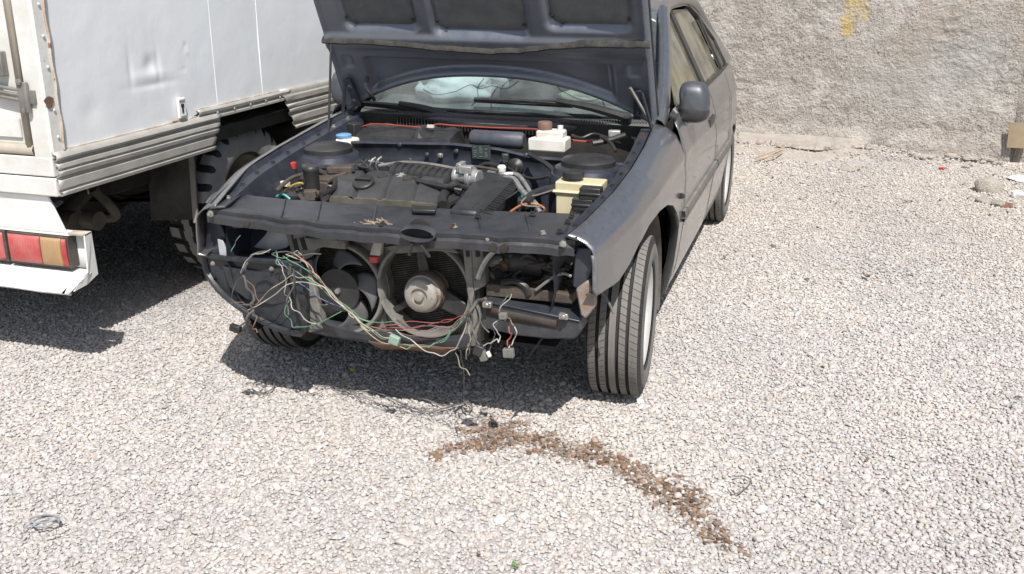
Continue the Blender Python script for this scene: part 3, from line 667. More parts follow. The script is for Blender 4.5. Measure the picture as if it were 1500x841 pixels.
# ---- engine bay shell
rows = []
APR = [(-.60,.60),(-.40,.735),(-.2,.79),(.1,.825),(.35,.86),(.58,.895)]
def rail(sx):
    m = M(); vv = np.linspace(-.60, .585, 30)
    m.grid([[(sx*(bu(v, itp(ZT, v), True)-.006), v, itp(ZT, v)-.004) for v in vv],
            [(sx*(bu(v, itp(ZT, v), True)-.016), v, itp(ZT, v)-.022) for v in vv],
            [(sx*(bu(v, itp(ZT, v), True)-.055), v, itp(ZT, v)-.026) for v in vv],
            [(sx*(bu(v, itp(ZT, v), True)-.062), v, itp(ZT, v)-.05) for v in vv],
            [(sx*(.60+.0*v), v, itp(ZT, v)-.20) for v in vv], [(sx*.57, v, .42) for v in vv], [(sx*.50, v, .30) for v in vv]])
    return m
for sx in (-1, 1):
    ap = rail(sx).build("inner_wing", bay, car, auto=35)
    for v in np.linspace(-.5, .5, 9):
        zt = itp(ZT, v); M().lathe([(.011,0),(.011,.003),(.007,.004),(.007,.010),(.003,.011)], (sx*(bu(v, zt, True)-.036), v, zt-.026), (0,0,1), 6).build("wing_bolt", steel if random.random() < .3 else black, ap)
    tc_ = at(480,217,v=.16) if sx < 0 else at(862,236,v=.16)
    tw = M().lathe([(.150,-.30),(.150,-.12),(.148,-.06),(.142,-.045),(.136,-.042),(.128,-.022),(.105,-.014),(.05,-.012)], tc_, (0,0,1), 36).build("strut_tower", bay, car)
    M().lathe([(.104,-.014),(.104,.004),(.096,.012),(.07,.015),(.064,.020),(.02,.021)], tc_, (0,0,1), 32).build("strut_cap", black, tw)
    M().slab([(sx*.40,.30,.62),(sx*.60,.30,.62),(sx*.60,.04,.62),(sx*.42,.04,.62)], (0,0,-.25)).build("tower_base", bay, tw, bevel=.02)
rows = []
vbk = .35
for k in range(41):
    u = lerp(-.62, .62, k/40); zt = itp([(-.62,.815),(-.5,.82),(-.1,.835),(.1,.825),(.25,.80),(.62,.795)], u) ; b_ = .012*fbm(u*7, 3)
    rows.append([(u, vbk+.05, zt-.012), (u, vbk+.01, zt), (u, vbk-.012, zt+.002), (u, vbk-.016, zt-.006), (u, vbk-.004, zt-.02), (u, vbk+b_, zt-.07), (u, vbk-.015+b_, zt-.11), (u, vbk+.0, zt-.19), (u, vbk-.02, .45), (u, vbk-.05, .30)])
bulk = M().grid(rows).build("bulkhead", bay, car, auto=50)
for px, py in ((585,212),(625,227),(668,222),(735,237),(770,228),(600,235)):
    p = at(px, py, v=vbk-.014); M().lathe([(.011,0),(.010,.005),(.004,.008)], p+Vector((0,.004,0)), (0,-1,.2), 10).build("bulkhead_plug", bay, bulk)
stk = mat("sticker_dark", (.035,.045,.045), (.05,.06,.06), 20, .4); ink = mat("sticker_ink", (.16,.20,.19), None, 20, .5)
m = M(); q = [at(x, y, v=vbk-.026) for x, y in ((691,213),(718,213),(719,234),(692,232))]; st = m.slab(q, (0,.004,0)).build("data_sticker", stk, bulk, smooth=False)
m = M()
for j in range(6):
    for i in range(3):
        if random.random() < .85:
            a = lerp(lerp(q[0], q[1], .1+.3*i), lerp(q[3], q[2], .1+.3*i), .12+.14*j); wv = random.uniform(.008, .014)
            m.box(a+Vector((wv/2, -.002, 0)), (wv, .001, .0035))
m.build("print_lines", ink, st, smooth=False)
M().slab([(-.66,.36,.70),(.66,.36,.70),(.66,.62,.72),(-.66,.62,.72)], (0,0,-.03)).slab([(-.68,.60,.72),(.68,.60,.72),(.68,.60,.90),(-.68,.60,.90)], (0,.02,0)).build("scuttle_well", underm, car)
fins = M()
for k in range(46): fins.box((lerp(-.46, .20, k/45), .588, .868), (.006,.02,.045))
kind(fins.build("heater_intake_fins", black, car, smooth=False), "stuff")
# battery cover
bt = M(); rows = []
for j in range(14):
    row = []
    for i in range(30):
        u = lerp(-.60, -.13, i/29); v = lerp(.395, .575, j/13)
        z = .835 + .03*(v-.395)/.18 + .010*fbm(u*13, v*13, 2) + (.02 if .42 < v < .5 and -.31 < u < -.28 else 0)
        if i in (0, 29) or j in (0, 13): z -= .06
        row.append((u, v, z))
    rows.append(row)
bt.grid(rows).build("battery_cover", black, car, auto=25)
M().lathe([(.001,0),(.028,.0),(.036,.012),(.036,.225),(.028,.237),(.001,.237)], at(690,202,v=.45), (1,0,0), 20).build("vacuum_cylinder", mat("dull_blue_black_plastic", (.05,.06,.08), None, 6, .4, dust=.4, dcol=(.13,.13,.13)), car)
p = at(806, 208, v=.44)
rv = M().slab([p+Vector((-.085,-.045,.02)), p+Vector((.075,-.045,.02)), p+Vector((.075,.055,.02)), p+Vector((-.06,.055,.02))], (0,0,-.055)).slab([p+Vector((-.055,-.03,.05)), p+Vector((.06,-.03,.05)), p+Vector((.06,.045,.05)), p+Vector((-.045,.045,.05))], (0,0,-.04)).build("brake_fluid_tank", whitep, car, bevel=.008)
M().lathe([(.03,0),(.031,.028),(.027,.034),(.001,.035)], p+Vector((-.025,.005,.048)), (0,0,1), 20).build("tank_cap", brownc, rv)
M().lathe([(.012,0),(.012,.02),(.001,.022)], p+Vector((.04,.01,.048)), (0,0,1), 12).build("filler_nozzle", whitep, rv)
p = at(503, 202, v=.37); wb_ = M().slab([p+Vector((-.06,-.04,0)), p+Vector((.055,-.04,0)), p+Vector((.06,.05,.0)), p+Vector((-.05,.05,0))], (0,0,-.09)).build("washer_bottle", whitep, car, bevel=.012)
M().lathe([(.034,0),(.036,.004),(.036,.014),(.03,.018),(.001,.018)], p, (0,0,1), 20).build("bottle_cap", bluec, wb_)
redw = mat("red_wire", (.34,.065,.04), (.26,.045,.03), 10, .5)
M().tube([at(x, y, v=.50) for x, y in ((517,207),(525,190),(545,182),(585,184),(625,187),(640,182),(665,184),(720,187),(780,189),(800,192))], .0034, 6).build("red_cable", redw, car)
M().tube([at(x, y, v=.50) for x, y in ((834,205),(850,207),(868,208),(885,203))], .005, 6).build("red_cable", redw, car)
M().box(at(631,185,v=.49), (.03,.012,.012)).build("cable_joint", whitep, car)
# engine block mass
M().box((-.05,-.08,.50), (.72,.44,.30)).box((.30,-.02,.46), (.30,.36,.22)).box((-.05,-.1,.36), (.5,.3,.14)).build("engine_block", underm, car, bevel=.03)
M().slab([(-.56,-.42,.30),(.56,-.42,.30),(.56,.34,.30),(-.56,.34,.30)], (0,0,-.015)).build("engine_undertray", underm, car)
# engine cover: four arched lobes
Q = [at(478,294,z=.70), at(648,307,z=.70), at(664,272,z=.70), at(512,255,z=.70)]
def ec(a, b_, dz=0):
    p = lerp(lerp(Q[0], Q[1], a), lerp(Q[3], Q[2], a), b_); x = a*4 % 1
    z = .052*math.sin(math.pi*min(1, max(0, b_*.93+.05)))**.55 - .012*(1-sst(.02, .09, min(x, 1-x))) - .05*(1-sst(0, .035, min(a, 1-a)))
    z += .012*(1-abs(2*b_-1)) + .004*fbm(a*8, b_*8, 1)
    return Vector((p.x, p.y, .703+z+dz))
cov = M().grid([[ec(a, b_) for a in np.linspace(0, 1, 81)] for b_ in np.linspace(.0, 1, 30)]).build("engine_cover", coverm, car, auto=60)
for a, b_ in ((.12,.52),(.43,.42),(.66,.40),(.88,.36)): M().lathe([(.001,.001),(.019,.001),(.021,-.006)], ec(a, b_, .004), (0,-.25,1), 16).build("cover_hole", underm, cov)
oc_ = ec(.30, .20, .002); M().lathe([(.042,-.01),(.042,.012),(.036,.016),(.001,.016)], oc_, (0,-.45,1), 24).box(oc_+Vector((0,-.006,.017)), (.062,.012,.014), Matrix.Rotation(R(24), 3, 'X')).build("oil_filler_cap", black, cov)
emb = mat("worn_emblem", (.30,.30,.28), None, 20, .6)
e0 = ec(.585, .50, .003)
em = [(-.4,-.9),(-.15,-.5),(-.05,-.15),(-.5,.0),(-.75,-.2),(-.8,.05),(-.35,.3),(-.2,.55),(-.45,.9),(-.05,.8),(.2,.95),(.3,.6),(.1,.3),(.45,.15),(.75,.3),(.6,-.05),(.25,-.15),(.35,-.5),(.6,-.9),(.15,-.75),(-.05,-.9)]
M().slab([e0+Vector((x*.026, y*.02, y*.004)) for x, y in em], (0,0,.002)).build("emblem", emb, cov, smooth=False)
M().grid([[ec(a, b_, 0) + Vector((0,-.012,dz)) for a in np.linspace(.04, .97, 24)] for b_, dz in ((.06,-.01),(.0,-.0),(.0,-.05))]).build("rocker_cover_edge", olive, car)
# intake manifold
a0, a1 = at(578,250,z=.76), at(666,262,z=.755); dv = (a1-a0).normalized()
mm = M(); mm.tube([a0-Vector((0,0,.015)), a1-Vector((0,0,.015))], .045, 12, 0)
for k in range(9): c = lerp(a0, a1, (k+.5)/9)-Vector((0,0,.012)); mm.lathe([(.045,-.011),(.05,-.008),(.05,.008),(.045,.011)], c, dv, 16, False)
mm.build("intake_manifold", black, car)
p = at(686,260,z=.765)
th = M().lathe([(.030,-.055),(.040,-.055),(.040,-.04),(.034,-.038),(.034,0),(.045,.003),(.045,.02),(.034,.022),(.034,.05)], p, dv, 20).box(p+Vector((.0,-.02,.035)), (.05,.04,.03)).box(p+Vector((-.03,0,.04)), (.02,.06,.035)).build("throttle_body", cast, car, bevel=.003)
M().tube([at(600,262,z=.76), at(625,268,z=.765), at(655,274,z=.77), at(668,272,z=.76), at(690,277,z=.74)], .011, 8).build("breather_hose", black, car)
M().tube([at(668,268,z=.75), at(650,285,z=.745), at(648,300,z=.73)], .017, 8).tube([at(672,275,z=.74), at(655,298,z=.71)], .02, 8).build("coolant_hose", black, car)
M().tube([at(612,262,z=.755), at(640,272,z=.765), at(676,279,z=.75)], .007, 6).build("throttle_cable", black, car)
# air filter box
ft = [at(x, y, z=.76) for x, y in ((658,306),(700,309),(744,262),(735,253),(704,250))]
af = M().slab(ft, (0,0,-.22)).build("air_filter_box", black, car, bevel=.014)
fn = M(); e0, e1 = at(704,309,z=.75), at(748,264,z=.75)
for k in range(17):
    c = lerp(e0, e1, k/16); fn.box(c+Vector((.012,-.003,-.06)), (.035,.007,.12), Matrix.Rotation(R(14), 3, 'Y'))
fn.slab([e0+Vector((-.03,0,.012)), e0+Vector((.012,0,.004)), e1+Vector((.012,0,.004)), e1+Vector((-.03,0,.012))], (0,0,-.012))
fn.build("filter_box_fins", black, af, smooth=False)
fl2 = M()
for k in range(9): c = lerp(at(735,306,z=.70), at(766,285,z=.70), k/8); fl2.box(c, (.006,.03,.09), Matrix.Rotation(R(25), 3, 'Y'))
fl2.build("filter_box_fins", black, af, smooth=False)
# metal pipes, sensor
M().tube([at(735,262,z=.74), at(752,262,z=.75), at(765,280,z=.74), at(785,300,z=.72), at(792,312,z=.70)], .011, 8).build("metal_pipe", cast, car)
M().tube([at(716,252,z=.74), at(735,255,z=.75), at(757,256,z=.75), at(771,272,z=.74), at(780,290,z=.72)], .009, 8).build("metal_pipe", cast, car)
p = at(735,252,z=.75); M().lathe([(.008,-.03),(.008,.0),(.016,.002),(.018,.02),(.012,.028),(.001,.029)], p, (0,0,1), 14).build("white_valve_cap", mat("white_cap", (.85,.85,.83), None, 5, .4), car)
M().lathe([(.035,0),(.035,.012),(.02,.02),(.012,.03)], at(756,244,v=vbk-.01), (0,-1,.1), 16).tube([at(756,244,v=.31), at(755,252,v=.25), at(745,256,v=.22)], .007, 6).build("clutch_cable_boot", black, car)
M().lathe([(.016,-.015),(.016,.015)], at(758,289,z=.70), (.6,-.6,.2), 12).build("teal_plug", mat("teal_plastic", (.08,.42,.40), None, 9, .4), car)
orw = mat("orange_wire", (.42,.17,.08), (.36,.14,.07), 9, .5)
M().tube([at(748,310,z=.74), at(765,300,z=.735), at(785,299,z=.73), at(797,305,z=.72), at(795,312,z=.70)], .004, 6).build("copper_wire", orw, car)
M().tube([at(812,278,z=.75), at(790,285,z=.75), at(770,290,z=.75), at(765,300,z=.74), at(790,303,z=.73)], .003, 6).build("grey_wire", mat("grey_wire", (.22,.2,.18), None, 9, .6), car)
# coolant tank
p0 = at(813,266,v=-.14); tk = M(); v0 = p0.y; x0, x1, v1 = p0.x, .64, v0+.10; zt_ = p0.z
tk.slab([(x0, v0, zt_), (x1, v0, zt_), (x1, v1, zt_), (x0, v1, zt_)], (0,0,-.05)).slab([(x0-.008, v0-.008, zt_-.03), (x1, v0-.008, zt_-.03), (x1, v1+.005, zt_-.03), (x0-.008, v1+.005, zt_-.03)], (0,0,-.010)).slab([(x0+.004, v0+.002, zt_-.04), (x1-.03, v0+.002, zt_-.04), (x1-.05, v1, zt_-.04), (x0+.004, v1, zt_-.04)], (0,0,-.20))
tk = tk.build("coolant_tank", cream, car, bevel=.014, seg=3)
M().lathe([(.034,0),(.034,.012),(.039,.012),(.039,.032),(.034,.036),(.001,.037)], Vector((x0+.055, v0+.045, zt_-.002)), (0,0,1), 20).build("tank_cap", black, tk)
for (px, py, z) in ((866,283,.70),(855,299,.69)):
    p = at(px, py, v=-.17); M().box(p, (.075,.05,.045)).box(p+Vector((0,0,.0)), (.08,.055,.012)).build("relay_box", black, car, bevel=.004)
# clutter left of the engine
p = at(428,242,v=-.02); so = M().lathe([(.03,-.16),(.03,-.05),(.02,-.045),(.02,-.012)], p, (0,0,1), 12).build("sensor_body", black, car); M().lathe([(.017,-.012),(.018,.010),(.012,.013),(.001,.014)], p, (0,0,1), 14).build("red_cap", redc, so)
junkm = mat("grubby_wiring", (.035,.03,.027), (.07,.052,.04), 25, .8, dust=.35, dcol=(.15,.125,.10), bump=.004, bscale=60)
p = at(468,262,v=-.12); M().box(p+Vector((0,0,-.04)), (.11,.08,.075)).box(p+Vector((0,0,.0)), (.12,.07,.02)).build("fuse_box", junkm, car, bevel=.006)
p = at(498,248,v=-.02); M().box(p, (.10,.06,.03), Matrix.Rotation(.4, 3, 'Z')).build("connector_block", junkm, car, bevel=.006)
for px, py, z, r_, h_ in ((430,282,.71,.050,.10),(478,292,.70,.045,.09),(455,245,.78,.03,.09)):
    p = at(px, py, v=-.18); M().lathe([(r_,-h_),(r_,-.015),(r_*1.06,-.012),(r_*1.06,-.002),(r_*.9,.004),(r_*.4,.007),(.001,.007)], p, (0,0,1), 20).build("black_canister", black, car)
M().box(at(415,269,v=-.14), (.055,.022,.02), Matrix.Rotation(-.2, 3, 'Z')).build("cream_connector", whitep, car, bevel=.003)
yw = mat("yellow_wire", (.55,.42,.06), None, 9, .5)
M().tube([at(418,279,v=-.2), at(428,272,v=-.2), at(440,268,v=-.2), at(447,272,v=-.18)], .004, 6).build("yellow_wire", yw, car)
M().tube([at(405,288,v=-.25), at(415,285,v=-.25), at(425,292,v=-.25)], .005, 6).build("teal_wire", mat("teal_wire", (.07,.35,.34), None, 9, .5), car)
for k in range(9):
    a = Vector((random.uniform(-.56,-.36), random.uniform(-.25,.0), random.uniform(.70,.78))); pts_ = [a]
    for j in range(4): pts_.append(pts_[-1] + Vector((random.uniform(-.06,.07), random.uniform(-.07,.07), random.uniform(-.03,.03))))
    M().tube(pts_, random.uniform(.005,.010), 6).build("engine_wiring", junkm if k % 2 else black, car)
for k in range(3):
    a = at(537+k*9, 242-k, v=.28); M().tube([a+Vector((0,.0,-.045)), a+Vector((-.004,-.02,-.01)), a+Vector((.006,-.02,.02)), a+Vector((.014,0,.03))], .0045, 6).build("spark_lead", cast if k else black, car)

HS = [(black,.014,[(500,262,-.02),(512,250,.0),(530,246,.05),(545,250,.08)]), (black,.010,[(440,262,-.15),(455,250,-.12),(480,246,-.05),(505,252,.0)]), (junkm,.008,[(405,280,-.3),(425,262,-.2),(450,255,-.12),(478,258,-.08)]),
(black,.016,[(690,290,-.05),(672,292,-.1),(655,300,-.2)]), (black,.012,[(640,262,.12),(660,258,.14),(676,262,.13)]), (dusty,.007,[(555,243,.2),(590,238,.22),(625,240,.22),(660,246,.2),(680,250,.18)]), (black,.006,[(745,246,.28),(765,258,.2),(785,262,.15),(805,258,.1)]),
(black,.018,[(770,300,-.18),(778,288,-.1),(795,280,.0),(815,276,.05)]), (black,.009,[(700,246,.3),(712,240,.3),(728,243,.28),(740,250,.26)]), (cast,.006,[(540,236,.3),(560,240,.28),(575,245,.22)]), (black,.011,[(470,285,-.3),(488,276,-.2),(492,264,-.1)]), (junkm,.006,[(600,248,.2),(640,252,.2),(690,244,.22),(730,250,.2)]),
(black,.010,[(775,226,.3),(800,240,.24),(812,252,.2)]), (black,.007,[(880,200,.45),(895,210,.4),(902,222,.35)]), (black,.006,[(838,198,.48),(852,202,.46),(870,196,.48),(890,202,.46)]), (black,.012,[(868,210,.42),(890,206,.45),(915,198,.5)])]
for mt0, r_, q in HS: M().tube([at(x, y, v=v_) for x, y, v_ in q], r_, 8).build("engine_hose", mt0, car)
for px, py, v_, sz, mt0 in ((740,232,.3,(.03,.03,.04),black),(770,300,-.1,(.06,.05,.05),black),(520,244,.1,(.07,.04,.03),black),(455,286,-.22,(.05,.04,.04),junkm),(410,262,-.05,(.03,.03,.05),black),(505,270,-.08,(.05,.03,.05),junkm),(900,196,.5,(.05,.03,.03),cast),(520,190,.45,(.05,.05,.06),black),(507,182,.5,(.04,.04,.05),coverm),(645,228,.33,(.02,.02,.02),cast),(680,262,.1,(.05,.05,.05),cast)):
    M().box(at(px, py, v=v_), sz, Matrix.Rotation(random.uniform(-.5, .5), 3, 'Z')).build("engine_bracket", mt0, car, bevel=.005)
# ---- front panel
fe_ = [(303,303),(360,311),(420,319),(480,326),(540,331),(600,336),(660,340),(720,344),(780,347),(842,350)]
be_ = [(345,281),(372,287),(420,292),(480,296),(540,300),(600,303),(660,306),(720,309),(780,311),(842,313)]
zc_ = .745; FE = [at(x, y, z=zc_) for x, y in fe_]; BE = [at(x, y, z=zc_) for x, y in be_]
rows = []
for k in range(46):
    i = k/45*9; j = min(8, int(i)); a = lerp(FE[j], FE[j+1], i-j); b_ = lerp(BE[j], BE[j+1], i-j); nz_ = .008*fbm(i*1.3, 1)
    u_ = Vector((0,0,1)); a = a + Vector((0, .007*fbm(i*2.3, 4), .006*fbm(i*1.9, 8)))
    rows.append([b_-u_*.05, b_-u_*.006, b_, lerp(b_, a, .3)-u_*(.006-nz_), lerp(b_, a, .7)-u_*(.004+nz_), lerp(b_, a, .96), a-u_*.006, a-u_*.022+Vector((0,.004,0)), a-u_*.03+Vector((0,-.006,0)), a-u_*.055+Vector((0,-.004,0)), a-u_*.055+Vector((0,.05,0))])
fpan = M().grid(rows).build("front_panel", dbeam, car, auto=35)
for px, py, r_ in ((370,322,.012),(383,325,.012),(730,352,.013),(746,353,.013)):
    p = at(px, py, v=-.6); i = min(range(len(FE)), key=lambda q: abs(FE[q].x-p.x)); M().lathe([(.001,0),(r_,0),(r_,.02)], Vector((p.x, FE[i].y-.010, zc_-.038)), (0,1,0), 14).build("panel_hole", underm, fpan)
for px, py in ((318,296),(335,288),(312,301),(820,340),(832,326),(838,318),(665,333),(700,318),(780,315),(560,330),(795,343)):
    M().lathe([(.013,0),(.013,.003),(.008,.004),(.008,.011),(.003,.012)], at(px, py, z=zc_+.002), (0,0,1), 6).build("panel_bolt", steel if px % 2 else black, fpan)
for px, py in ((309,313),(716,349),(825,357),(395,328)):
    p = at(px, py, v=-.63); M().lathe([(.012,0),(.012,.004),(.007,.005),(.007,.014),(.003,.015)], p, (0,-1,0), 6).build("panel_bolt", steel, fpan)
for x0, y0, x1, y1 in ((418,292,412,319),(470,296,464,325),(552,300,546,331),(700,308,706,342),(770,311,778,346)):
    M().tube([at(x0, y0, z=zc_+.002), at((x0+x1)/2, (y0+y1)/2, z=zc_-.003), at(x1, y1-1, z=zc_-.001)], .0035, 5, 0).build("panel_seam", dbeam, fpan)
for px, py, w_, h_ in ((345,330,20,9),(436,340,22,16),(478,344,26,12),(500,342,14,18),(525,346,20,12),(580,350,26,10),(650,354,20,12),(690,352,30,10),(708,356,20,8),(770,358,30,6),(810,362,20,8)):
    q = [at(px+dx*w_/2+random.uniform(-2,2), py+dy*h_/2+random.uniform(-2,2), v=-.585) for dx, dy in ((-1,-1),(1,-1),(1,1),(-.6,1))]
    M().slab(q, (0,.02,0)).build("front_tab", dusty if random.random() < .6 else black, fpan, bevel=.002)
# corner brackets of the front panel
for q in ([(318,292),(345,281),(352,286),(330,302),(306,303)],[(828,345),(842,313),(850,313),(846,350)]):
    M().slab([at(x, y, z=zc_+.009) for x, y in q], (0,0,-.008)).build("corner_bracket", dbeam, fpan, bevel=.002)
M().slab([at(x, y, z=zc_+.003) for x, y in ((603,305),(640,307),(638,313),(604,312))], (0,0,.012)).build("latch_plate", black, fpan, bevel=.003)
# latch funnel
lc = at(617,337,z=.745)+Vector((0,-.03,-.008))
fu = M(); rws = []
for r_, y_, z_ in ((.044,.03,.008),(.054,-.004,.0),(.058,-.009,.0),(.061,-.006,.0),(.060,.02,.006)):
    rws.append([lc + Vector((r_*math.cos(a), y_, z_+r_*.38*math.sin(a))) for a in np.linspace(0, 2*math.pi, 28, endpoint=False)])
fu.grid(rws, True).tube([lc+Vector((-.02,0,-.03)), lc+Vector((-.04,.02,-.075))], .006, 6, 0).tube([lc+Vector((.01,0,-.03)), lc+Vector((.03,.02,-.075))], .006, 6, 0).build("bonnet_latch", dbeam, fpan)
M().lathe([(.001,0),(.040,0)], lc+Vector((0,.02,.008)), (0,1,0), 20, False).build("latch_recess", underm, fpan)
# radiator, cowl with two fan openings
radm = mat("radiator_core", (.05,.047,.042), (.10,.09,.075), 30, .7, .2, bump=.002, bscale=120, spots=(.16,.14,.11), sscale=60, samt=.62)
rad = M().slab([(-.37,-.46,.28),(.32,-.46,.30),(.32,-.46,.66),(-.37,-.46,.66)], (0,.03,0)).build("radiator", underm, car)
fin = M()
for k in range(56): z = lerp(.29, .65, k/55); fin.box((-.025,-.463,z), (.68,.006,.0032))
kind(fin.build("radiator_fins", radm, rad, smooth=False), "stuff")
VS = -.515
FANS = [(Vector((-.192, VS, .472)), .156, (-.37,-.032,.285,.672)), (Vector((.128, VS, .502)), .160, (-.028,.315,.30,.685))]
sh = M()
for c, r_, (x0, x1, z0, z1) in FANS:
    n_ = 56; ring = []
    def sq(a):
        dx, dz = math.cos(a), math.sin(a); k = min(((x1-c.x)/dx if dx > 0 else (x0-c.x)/dx) if abs(dx) > 1e-6 else 9, ((z1-c.z)/dz if dz > 0 else (z0-c.z)/dz) if abs(dz) > 1e-6 else 9)
        return max(k, r_+.019)
    A = np.linspace(0, 2*math.pi, n_, endpoint=False)
    def rg(f, y): return [c + Vector((f(a)*math.cos(a), y, f(a)*math.sin(a))) for a in A]
    sh.grid([rg(lambda a: sq(a), .05), rg(lambda a: sq(a), .012), rg(lambda a: lerp(r_+.02, sq(a), .7) if sq(a) > r_+.02 else sq(a), .006), rg(lambda a: r_+.016, .004), rg(lambda a: r_+.015, -.030), rg(lambda a: r_+.010, -.036), rg(lambda a: r_+.001, -.034), rg(lambda a: r_-.002, .0), rg(lambda a: r_+.002, .045)], True)
shr = sh.build("fan_cowl", dusty, car, auto=40)
fanm = mat("fan_blade_plastic", (.075,.077,.082), (.10,.10,.10), 9, .38, dust=.25, dcol=(.15,.14,.13))
def bladed(c, r_, hub, nb):
    fb = M().lathe([(hub*.98,.03),(hub,.0),(hub*.98,-.008),(.001,-.010)], c+Vector((0,.005,0)), (0,1,0), 36).build("cooling_fan", black, car)
    M().lathe([(.010,0),(.010,.012),(.004,.012)], c+Vector((0,-.004,0)), (0,-1,0), 6).build("fan_nut", steel, fb)
    for k in range(nb):
        a0 = 2*math.pi*k/nb+.5; rows = []
        for i in range(9):
            rr = lerp(hub*.92, r_*.96, i/8); sweep = .55*(i/8)**1.3; wv = lerp(.55, .86, i/8)
            rows.append([c + Vector((rr*math.cos(a0-sweep+wv*(t-.5)), .012+.032*(t-.5)*1.2, rr*math.sin(a0-sweep+wv*(t-.5)))) for t in np.linspace(0, 1, 7)])
        M().grid(rows).build("fan_blade", fanm, fb, solid=.003)
bladed(FANS[0][0]+Vector((-.005,-.022,-.008)), FANS[0][1]*.95, .080, 5)
c = FANS[1][0] + Vector((.0,-.005,-.012))
dullm = mat("dull_motor_case", (.36,.335,.30), (.27,.24,.21), 16, .65, .25, dust=.4, dcol=(.34,.31,.27), spots=(.17,.10,.065), sscale=18, samt=.60)
mt_ = M().lathe([(.062,.05),(.066,.0),(.066,-.035),(.060,-.04),(.058,-.058),(.05,-.066),(.030,-.068),(.028,-.060),(.016,-.060),(.014,-.074),(.001,-.075)], c, (0,1,0), 32).build("fan_motor", dullm, car)
M().lathe([(.068,.02),(.071,.015),(.071,-.012),(.068,-.016)], c, (0,1,0), 32, False).build("motor_band", rust, mt_)
for a, w0, w1 in ((1.72,.045,.030),(-.42,.075,.055),(3.75,.028,.024)):
    d = Vector((math.cos(a), 0, math.sin(a))); n_ = Vector((-math.sin(a), 0, math.cos(a)))
    M().slab([c+d*.05+n_*w0/2, c+d*.05-n_*w0/2, c+d*.165-n_*w1/2, c+d*.165+n_*w1/2], (0,.025,0)).build("motor_arm", black, mt_, bevel=.006)
# slotted posts beside the cowl
for q in ([(416,334),(450,340),(462,372),(446,382),(428,376)], [(440,385),(452,382),(474,482),(452,488)], [(690,352),(706,353),(712,418),(694,428)], [(676,352),(690,352),(694,430),(690,455),(684,430)]):
    M().slab([at(x, y, v=-.555) for x, y in q], (0,.04,0)).build("radiator_post", dusty, car, bevel=.004)
for q in ([(425,340),(431,341),(438,368),(432,369)], [(437,343),(443,344),(450,366),(444,367)], [(695,360),(701,360),(703,376),(697,377)], [(681,360),(686,360),(688,376),(683,377)]):
    M().slab([at(x, y, v=-.558) for x, y in q], (0,.01,0)).build("post_slot", underm, car)
M().slab([at(x, y, v=-.57) for x, y in ((445,348),(505,352),(506,366),(470,362),(452,372))], (0,.03,0)).build("cowl_bracket", dusty, car, bevel=.004)
M().slab([at(x, y, v=-.57) for x, y in ((560,362),(600,356),(660,360),(672,372),(640,368),(580,372))], (0,.03,0)).build("cowl_bracket", dusty, car, bevel=.004)
p_ = [at(x, y, v=-.60) for x, y in ((541,374),(545,360),(550,345),(562,344),(559,360),(556,375))]
cn = M().slab(p_, (0,.02,0)).build("fan_connector", mat("grey_connector", (.42,.41,.38), (.3,.28,.25), 20, .6), car, bevel=.003)
M().slab([at(x, y, v=-.602) for x, y in ((540,376),(553,377),(552,386),(541,385))], (0,.018,0)).build("red_plug", redc, cn, bevel=.003)
# lower cross beam
lo_ = [(436,478),(480,488),(530,496),(580,503),(630,508),(690,508)]
M().grid([[at(x, y-17, v=-.50)+Vector((0,.05,.0)) for x, y in lo_], [at(x, y-17, v=-.535) for x, y in lo_], [at(x, y-9+3*math.sin(x*.05), v=-.555) for x, y in lo_], [at(x, y+2+2*math.sin(x*.07), v=-.55) for x, y in lo_], [at(x, y+5, v=-.52) for x, y in lo_], [at(x, y+4, v=-.51)+Vector((0,.1,0)) for x, y in lo_]]).build("lower_cross_beam", dbeam, car)
rows = []
rows = [[at(x, y+2+1.5*math.sin(k*1.7), v=-.562) for k, (x, y) in enumerate(((540,497),(560,499),(590,502),(620,504),(650,506),(672,506)))], [at(x, y+3*math.sin(k*2.1), v=-.53) for k, (x, y) in enumerate(((545,503),(560,508),(590,513),(620,514),(650,516),(668,511)))]]
M().grid(rows).build("torn_rust_flange", rust, car, solid=.004)
# bumper carrier stubs
def stub(front, d, nm, mt, hole):
    b0 = M().slab(front, d).build(nm, mt, car, bevel=.008); return b0
lb = [(300,374),(336,380),(400,384),(440,388),(444,430),(446,484),(420,484),(386,470),(350,448),(322,424),(305,398)]
lf = [at(x, y, v=-.60+.05*max(0, (340-x)/40)) for x, y in lb]
glb = mat("glossy_black_steel", (.018,.021,.028), (.03,.034,.042), 6, .28, .2, dust=.2, dcol=(.13,.125,.12), dscale=8, bump=.0015, bscale=14)
sb = M().slab(lf, (0,.09,0)).build("bumper_mount", glb, car, bevel=.006)
M().slab([at(x, y, v=-.603+.05*max(0, (340-x)/40)) for x, y in ((326,390),(372,398),(420,400),(428,440),(400,446),(362,438),(336,420))], (0,.01,0)).build("mount_recess", glb, sb)
M().tube([p+Vector((0,-.006,0)) for p in lf[4:]+[lf[0]]], .012, 6, 3).build("mount_flange", glb, sb)
M().tube([p+Vector((0,-.004,.004)) for p in lf[:4]], .010, 6, 2).build("mount_flange", glb, sb)
for px, py in ((312,386),(398,394),(425,400)): M().lathe([(.009,0),(.009,.003),(.006,.004),(.006,.008),(.002,.009)], at(px, py, v=-.61), (0,-1,0), 6).build("mount_bolt", dusty, sb)
rustdark = mat("dark_rusty_recess", (.06,.04,.03), (.035,.03,.028), 12, .8, bump=.002)
rt = [at(x, y, v=-.60) for x, y in ((708,441),(760,452),(800,460),(848,471),(852,484),(842,497),(800,497),(756,492),(704,480))]
rb_ = M().slab(rt, (0,.09,0)).build("bumper_mount", dbeam, car, bevel=.006)
